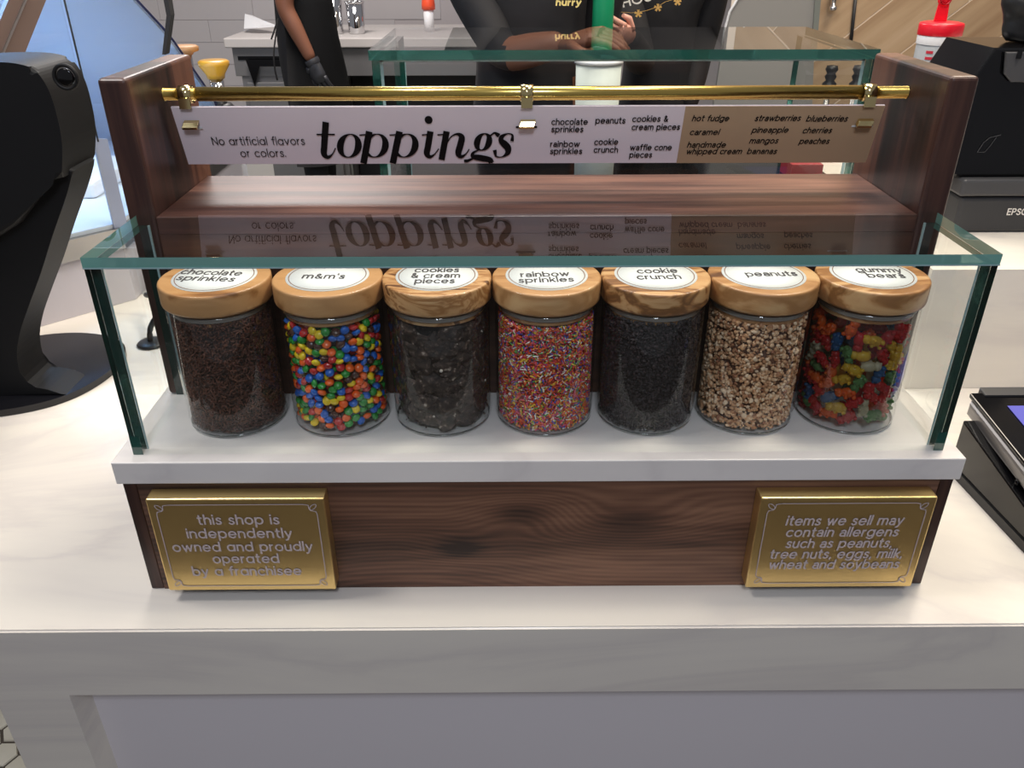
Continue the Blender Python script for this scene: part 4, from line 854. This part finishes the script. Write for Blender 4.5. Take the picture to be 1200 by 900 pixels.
for k,(px,) in enumerate([(976,),(1008,)]):
    c = at(px,112,1.62); n_ = thing('pump_dispenser', ['left of the two black ribbed pump knobs on the prep counter','right of the two black ribbed pump knobs on the prep counter'][k], 'pump', (c.x,1.66,.16), 'black pump knobs')
    bm = bmesh.new(); z1 = at(px,76,1.66).z; lathe(bm, [(0,z1),(.014,z1-.002),(.017,z1-.012),(.011,z1-.022),(.016,z1-.030),(.011,z1-.040),(.019,z1-.048),(.019,z1-.058),(0,z1-.058)], 20, (c.x,1.66,0)); obj('knob', bm, 'black', n_)
    bm = bmesh.new(); lathe(bm, [(0,.1605),(.03,.1605),(.03,.18),(.008,.19),(.008,z1-.058),(0,z1-.058)], 18, (c.x,1.66,0)); obj('stem', bm, 'steel', n_)

# ================================================================== BACK BENCH
bz = .06; P1 = at(268,42,4.35)
def bench():
    t = thing('back_bench', 'grey work bench with white top along the back wall', 'bench', (-1.2,4.3,-.92))
    y0 = 4.15; xl = at(272,60,y0).x; xr = .35; zt = at(300,44,y0).z
    box('worktop', (xl-.03,y0-.03,zt-.05), (xr,y0+.75,zt), mat('worktop_grey', sr(196,190,186), .4), t, .006)
    box('fascia', (xl,y0,zt-.20), (xr,y0+.74,zt-.0505), 'steel_d', t, .003)
    xd = at(398,80,y0).x
    box('fridge_body', (xl+.03,y0+.01,-.90), (xd,y0+.70,zt-.2005), 'steel_d', t)
    box('fridge_door', (xl+.06,y0-.02,-.80), (xd-.03,y0+.009,zt-.23), 'steel_d', t, .004)
    a = at(288,70,y0-.03); bm = bmesh.new(); prism(bm, [(a.x,y0-.022,a.z),(a.x+.42,y0-.022,a.z),(a.x+.42,y0-.022,a.z-.035),(a.x+.07,y0-.022,a.z-.035),(a.x+.03,y0-.022,a.z-.14)], (0,-.012,0)); obj('handle', bm, 'gloss', t)
    box('vent_slot', (a.x-.05,y0-.004,zt-.115), (a.x+.45,y0-.001,zt-.095), 'gloss', t)
    box('shadow_bay_back', (xd+.01,y0+.3,-.90), (xr,y0+.7,zt-.2005), 'black', t)
    for px in (402,): 
        q = at(px,90,y0+.1); bm = bmesh.new(); tube(bm, [(q.x,y0+.06,zt-.21),(q.x+.01,y0+.06,-.90)], .014, 8); obj('leg', bm, 'steel', t)
    return y0, zt
by, bt = bench()
# paper, steel cups and squeeze bottle on the bench
pa = at(288,34,by+.25); PP = thing('folded_paper', 'crumpled white paper propped on the back bench', 'paper', (pa.x,by+.3,bt))
bm = bmesh.new(); vs = [at(a,b,y) for a,b,y in [(286,34,by+.25),(287,17,by+.40),(296,19,by+.42),(312,26,by+.35),(326,31,by+.2),(302,33,by+.2)]]
vs = [Vector((v.x,v.y,max(v.z,bt+.002))) for v in vs]; prism(bm, vs, (0,.0,.004)); obj('sheet', bm, 'white', PP)
for k,(px0,px1,ptop) in enumerate([(384,405,-12),(408,430,2)]):
    Y = by+.2; a, b = at(px0,46,Y), at(px1,46,Y); r1 = (b.x-a.x)/2; zt_ = at(px0,ptop,Y).z
    s = thing('steel_cup', ['taller mirror-steel mixing cup on the back bench','shorter mirror-steel mixing cup right of the taller one'][k], 'cup', ((a.x+b.x)/2,Y,bt), 'steel mixing cups')
    bm = bmesh.new(); lathe(bm, [(0,bt+.001),(r1*.8,bt+.001),(r1*.84,bt+.01),(r1,zt_),(r1*.96,zt_),(r1*.78,bt+.012),(0,bt+.012)], 32, ((a.x+b.x)/2,Y,0)); obj('body', bm, 'chrome', s)
    bm = bmesh.new(); tube(bm, [((a.x+b.x)/2+r1*math.cos(2*PI*i/24), Y+r1*math.sin(2*PI*i/24), zt_) for i in range(24)], .004, 6, closed=True); obj('rim', bm, 'chrome', s)
Y = by+.3; a, b = at(495,8,Y), at(509,8,Y); r1 = (b.x-a.x)/2; mx_ = (a.x+b.x)/2
s = thing('squeeze_bottle', 'white bottle with orange cap on the back bench', 'bottle', (mx_,Y,bt))
bm = bmesh.new(); lathe(bm, [(0,bt+.001),(r1*.8,bt+.001),(r1*.9,at(0,12,Y).z),(0,at(0,12,Y).z)], 24, (mx_,Y,0)); obj('body', bm, 'white', s)
bm = bmesh.new(); lathe(bm, [(0,at(0,12,Y).z),(r1*1.12,at(0,12,Y).z),(r1*1.12,at(0,6,Y).z),(r1*.9,at(0,-8,Y).z),(0,at(0,-12,Y).z)], 24, (mx_,Y,0)); obj('cap', bm, 'orange', s)

# ================================================================== PEOPLE
def figure(name, label, nodes_, edges, mats, loc, sub=2):
    """one continuous skinned body; each bone carries the material of its stretch"""
    me = bpy.data.meshes.new('skeleton'); names = list(nodes_); ix = {n: i for i, n in enumerate(names)}
    me.from_pydata([nodes_[n][0] for n in names], [(ix[a],ix[b]) for a,b,_ in edges], [])
    tmp = bpy.data.objects.new('skeleton', me); COL.objects.link(tmp)
    sk = tmp.modifiers.new('s','SKIN'); sk.use_smooth_shade = True; sd = tmp.modifiers.new('d','SUBSURF'); sd.levels = sub; sd.render_levels = sub
    for i, n in enumerate(names):
        r = nodes_[n][1]; v = me.skin_vertices[0].data[i]; v.radius = r if isinstance(r, tuple) else (r,r); v.use_root = (n == names[0])
    dg = bpy.context.evaluated_depsgraph_get(); dg.update(); ev = tmp.evaluated_get(dg); nm = bpy.data.meshes.new_from_object(ev)
    COL.objects.unlink(tmp); bpy.data.objects.remove(tmp)
    th = thing(name, label, 'person', loc); nm.transform(Matrix.Translation(-Vector(loc))); L_ = []
    for a,b,m in edges: L_.append((Vector(nodes_[a][0])-Vector(loc), Vector(nodes_[b][0])-Vector(loc), nodes_[a][1], m))
    mk = list(mats); nm.materials.clear()
    for m in mk: nm.materials.append(M[m])
    for p in nm.polygons:
        c = p.center; best = None
        for a,b,r,m in L_:
            ab = b-a; t = max(0,min(1,(c-a).dot(ab)/max(ab.length_squared,1e-9))); rr = max(r) if isinstance(r, tuple) else r
            d = (c-(a+ab*t)).length/max(rr,.02)
            if best is None or d < best[0]: best = (d, m)
        p.material_index = mk.index(best[1]); p.use_smooth = True
    o = bpy.data.objects.new('body', nm); COL.objects.link(o); o.parent = th; return th
def person(name, label, x, y, face, H, skin, pose, elbow_l, hand_l, elbow_r, hand_r, top, sleeve, girth=1.0, long=False):
    """standing figure; face: unit vector it looks along; z measured from the floor at -.92"""
    z0 = -.92; k = H/1.70; f = Vector((face[0],face[1],0)).normalized(); s = Vector((-f.y,f.x,0)); b = Vector((x,y,z0))
    g = girth; P = lambda fx, sx, z: b+f*fx*k+s*sx*k+Vector((0,0,z*k)); N_ = {}
    N_['pelvis'] = (P(0,0,.95),(.150*g*k,.125*g*k)); N_['waist'] = (P(0,0,1.10),(.135*g*k,.105*g*k)); N_['chest'] = (P(.01,0,1.30),(.150*g*k,.115*g*k)); N_['upper'] = (P(0,0,1.42),(.12*g*k,.085*k))
    N_['neck'] = (P(.01,0,1.50),.052*k); N_['skull0'] = (P(.03,0,1.575),(.068*k,.078*k)); N_['skull1'] = (P(.02,0,1.645),(.070*k,.082*k))
    E_ = [('pelvis','waist',top),('waist','chest',top),('chest','upper',top),('upper','neck',skin),('neck','skull0',skin),('skull0','skull1',skin)]
    for q, sg, el, ha in (('l',1,elbow_l,hand_l),('r',-1,elbow_r,hand_r)):
        sh = P(0,sg*.185*g,1.40); el = Vector(el); ha = Vector(ha)
        N_['sh'+q] = (sh,.055*k); N_['el'+q] = (el,.041*k); N_['mid'+q] = (sh.lerp(el,.55),.05*k); N_['wr'+q] = (ha,(.027*k,.024*k)); N_['fo'+q] = (el.lerp(ha,.35),.040*k)
        E_ += [('upper','sh'+q,top),('sh'+q,'mid'+q,top),('mid'+q,'el'+q,sleeve),('el'+q,'fo'+q,skin),('fo'+q,'wr'+q,skin)]
        if long: E_[-2] = ('el'+q,'fo'+q,top); E_[-1] = ('fo'+q,'wr'+q,top)
        N_['hip'+q] = (P(0,sg*.09,.88),(.095*g*k,.095*g*k)); N_['kn'+q] = (P(.02,sg*.10,.50),.062*k); N_['an'+q] = (P(0,sg*.10,.10),.042*k); N_['to'+q] = (P(.13,sg*.11,.035),(.042*k,.032*k))
        E_ += [('pelvis','hip'+q,top),('hip'+q,'kn'+q,'cloth'),('kn'+q,'an'+q,'cloth'),('an'+q,'to'+q,'black')]
    th = figure(name, label, N_, E_, [skin, top, 'cloth', 'black'] if top != 'cloth' else [skin,'cloth','black'], tuple(b))
    # head details
    hcn = P(.03,0,1.61)
    bm = bmesh.new(); bmesh.ops.create_icosphere(bm, subdivisions=3, radius=1); 
    for v_ in bm.verts: v_.co = P(.005,0,1.645)+f*v_.co.x*.102*k+s*v_.co.y*.088*k+Vector((0,0,(max(v_.co.z,-.25) if v_.co.x > -.1 else v_.co.z)*.105*k+(.02 if v_.co.x > .3 else 0)))
    bm.normal_update(); obj('hair', bm, 'hair', th, True)
    for sg in (-1,1):
        bm = bmesh.new(); bmesh.ops.create_icosphere(bm, subdivisions=2, radius=.013*k, matrix=Matrix.Translation(P(.098,sg*.032,1.615))); obj('eye', bm, 'white', th, True)
        bm = bmesh.new(); bmesh.ops.create_icosphere(bm, subdivisions=2, radius=1, matrix=Matrix.Translation(P(.02,sg*.078,1.60))@Matrix.Diagonal((.02,.012,.032,1))); obj('ear', bm, skin, th, True)
    bm = bmesh.new(); tube(bm, [P(.104,0,1.625),P(.122,0,1.595),P(.108,0,1.585)], [.008*k,.014*k,.010*k], 8); obj('nose', bm, skin, th)
    bm = bmesh.new(); tube(bm, [P(.096,-.024,1.553),P(.105,0,1.552),P(.096,.024,1.553)], [.004*k,.007*k,.004*k], 8); obj('mouth', bm, mat('lips', sr(150,84,76), .5), th)
    return th
def hand(parent, wrist, d, palm_n, m, curl=.4, k=1.0, name='hand'):
    """palm and five separate bent fingers; d: along the hand, palm_n: out of the palm"""
    d = Vector(d).normalized(); n_ = Vector(palm_n); n_ = (n_-d*n_.dot(d)).normalized(); s = d.cross(n_); w0 = Vector(wrist); bm = bmesh.new()
    def seg(pts, rs):
        tube(bm, pts, rs, 8)
    seg([w0-d*.012*k, w0+d*.02*k, w0+d*.055*k, w0+d*.088*k], [.024*k,.034*k,.038*k,.032*k])
    vs = [v for v in bm.verts]
    for v in vs: q = (v.co-w0).dot(n_); v.co -= n_*q*.5
    for i,(o_,L_) in enumerate([(-.029,.068),(-.010,.078),(.010,.074),(.028,.058)]):
        p = w0+d*.080*k+s*o_*k; a = curl*.6; pts = [p-d*.012*k, p]; dd = d.copy()
        for j,ls in enumerate((.45,.32,.25)):
            a = curl*(1.0+.25*i*.3); dd = (dd*math.cos(a)+n_*math.sin(a)).normalized(); pts.append(pts[-1]+dd*L_*k*ls)
        seg(pts, [.0095*k,.0098*k,.0088*k,.0080*k,.0055*k])
    p = w0+d*.025*k-s*.030*k; dd = (d*.75-s*.6+n_*.3).normalized(); p2 = p+dd*.035*k; dd2 = (d*.9+n_*.35).normalized()
    seg([p-dd*.01*k, p, p2, p2+dd2*.028*k], [.012*k,.0125*k,.011*k,.007*k])
    return obj(name, bm, m, parent)
# worker at the back bench, seen from the side
Yp = 3.55; hip = at(357,85,Yp)
el = at(333,8,Yp-.20); wr = at(366,72,Yp-.20)
pA = person('person', 'person in black clothes and apron with bare brown arm and black glove', at(356,60,Yp).x, Yp, (1,0), 1.74, 'skin_d', None, at(372,10,Yp+.2), at(392,60,Yp+.25), tuple(el), tuple(wr), 'shirt', 'skin_d', 1.0)
hand(pA, wr, (wr-el)*.5+Vector((.02,0,-.1)), (.2,.9,0), 'glove', .35, 1.1, 'gloved_hand')
bm = bmesh.new(); lathe(bm, [(.033,-.012),(.036,0),(.033,.012)], 16, mtx=Matrix.Translation(wr)@(wr-el).to_track_quat('Z','Y').to_matrix().to_4x4()); obj('glove_cuff', bm, 'glove', pA)
bm = bmesh.new()                           # apron: wraps the front half of the body
ax = at(360,60,Yp).x; NS = 12
rowz = [(.52,.125),(.36,.155),(.22,.165),(.05,.19),(-.15,.20),(-.35,.205)]; g = []
for z_, r_ in rowz: g.append([bm.verts.new((ax-.01+r_*math.cos(R(-105+210*i/NS))*1.0, Yp+r_*1.12*math.sin(R(-105+210*i/NS)), z_)) for i in range(NS+1)])
for a_, b_ in zip(g, g[1:]):
    for i in range(NS): bm.faces.new([a_[i],a_[i+1],b_[i+1],b_[i]])
bmesh.ops.solidify(bm, geom=bm.faces[:], thickness=.004); obj('apron', bm, 'cloth', pA, True)
bm = bmesh.new(); k1 = at(326,22,Yp-.12); tube(bm, smooth_path([k1,at(322,34,Yp-.14),at(318,46,Yp-.16)],5), .004, 6); tube(bm, smooth_path([k1,at(321,60,Yp-.18),at(322,80,Yp-.19),at(325,94,Yp-.19)],5), .004, 6); obj('apron_tie', bm, 'cloth', pA)
# two workers behind the rear glass case
Yb = 1.52; xb = at(622,0,Yb).x; el = at(590,66,Yb-.14); wr = at(664,50,Yb-.22)
pB = person('person', 'person in black shirt with yellow script print, behind the rear glass case', xb, Yb, (0,-1), 1.86, 'skin_d', None, at(694,60,Yb+.02), at(690,110,Yb-.12), tuple(el), tuple(wr), 'shirt', 'shirt', .98)
hand(pB, wr, wr-el, (0,.3,-1), 'skin_d', .4, 1.0)
Yc = 1.90; xc = at(776,0,Yc).x; el2 = at(752,74,Yc-.16); wr2 = at(738,44,Yc-.46)
pC = person('person', 'person in black shirt with white lettering and gold flowers, holding a green tube', xc, Yc, (-.15,-1), 1.80, 'skin_l', None, tuple(at(818,66,Yc+.02)), tuple(at(806,130,Yc-.06)), tuple(el2), tuple(wr2), 'shirt', 'shirt', .74, True)
gt_ = at(707,10,1.36); GT = thing('green_tube', 'bright green plastic tube held up by the worker on the right', 'tube', (gt_.x,1.36,.44))
rt = (at(719,10,1.36)-at(694,10,1.36)).x/2; bm = bmesh.new(); lathe(bm, [(0,.43),(rt*.95,.43),(rt,.44),(rt,.60),(rt*.9,.605),(0,.605)], 28, (gt_.x,1.36,0)); obj('body', bm, 'green', GT)
bm = bmesh.new(); lathe(bm, [(0,.405),(rt*.8,.405),(rt*.9,.412),(rt*.9,.4298),(0,.4298)], 28, (gt_.x,1.36,0)); obj('nozzle', bm, 'white', GT)
hand(pC, wr2, Vector((gt_.x+.0,1.34,.455))-wr2, (0,1,0.1), 'skin_l', .62, .72)
# shirt prints lie just in front of the chests
def shirt_print(parent, ribs, m, name, Y):
    bm = bmesh.new()
    for pts, w_ in ribs: ribbon(bm, pts, w_, lambda a,b: at(a,-b,Y))
    return obj(name, bm, m, parent)
bm = bmesh.new(); Yq = Yb-.16*1.0
A = lambda a,b: at(a,-b,Yq); 
text(bm, 'hurry', 652,680,-6,4.6,A,.42,.1); obj('shirt_script', bm, 'yprint', pB)
bm = bmesh.new(); Yq2 = Yc-.155; A = lambda a,b: at(a,-b,Yq2); c_, s_ = math.cos(R(14)), math.sin(R(14))
T = lambda a,b: at(731+a*c_-b*s_, 8-(a*s_+b*c_), Yq2)
text(bm, 'HOU', 0,34,0,6.4,T,.3); obj('shirt_lettering', bm, 'wprint', pC)
bm = bmesh.new()
ribbon(bm, [(727,-14),(740,-15),(755,-13),(768,-9),(780,-2),(790,1)], .5, A)
for fx, fy in ((748,-16),(771,-9),(794,-2)):
    for q in range(5):
        a_ = R(90+72*q); ribbon(bm, [(fx,fy),(fx+3.3*math.cos(a_),fy+3.3*math.sin(a_))], [1.0,3.0], A)
obj('shirt_flowers', bm, 'gold', pC)
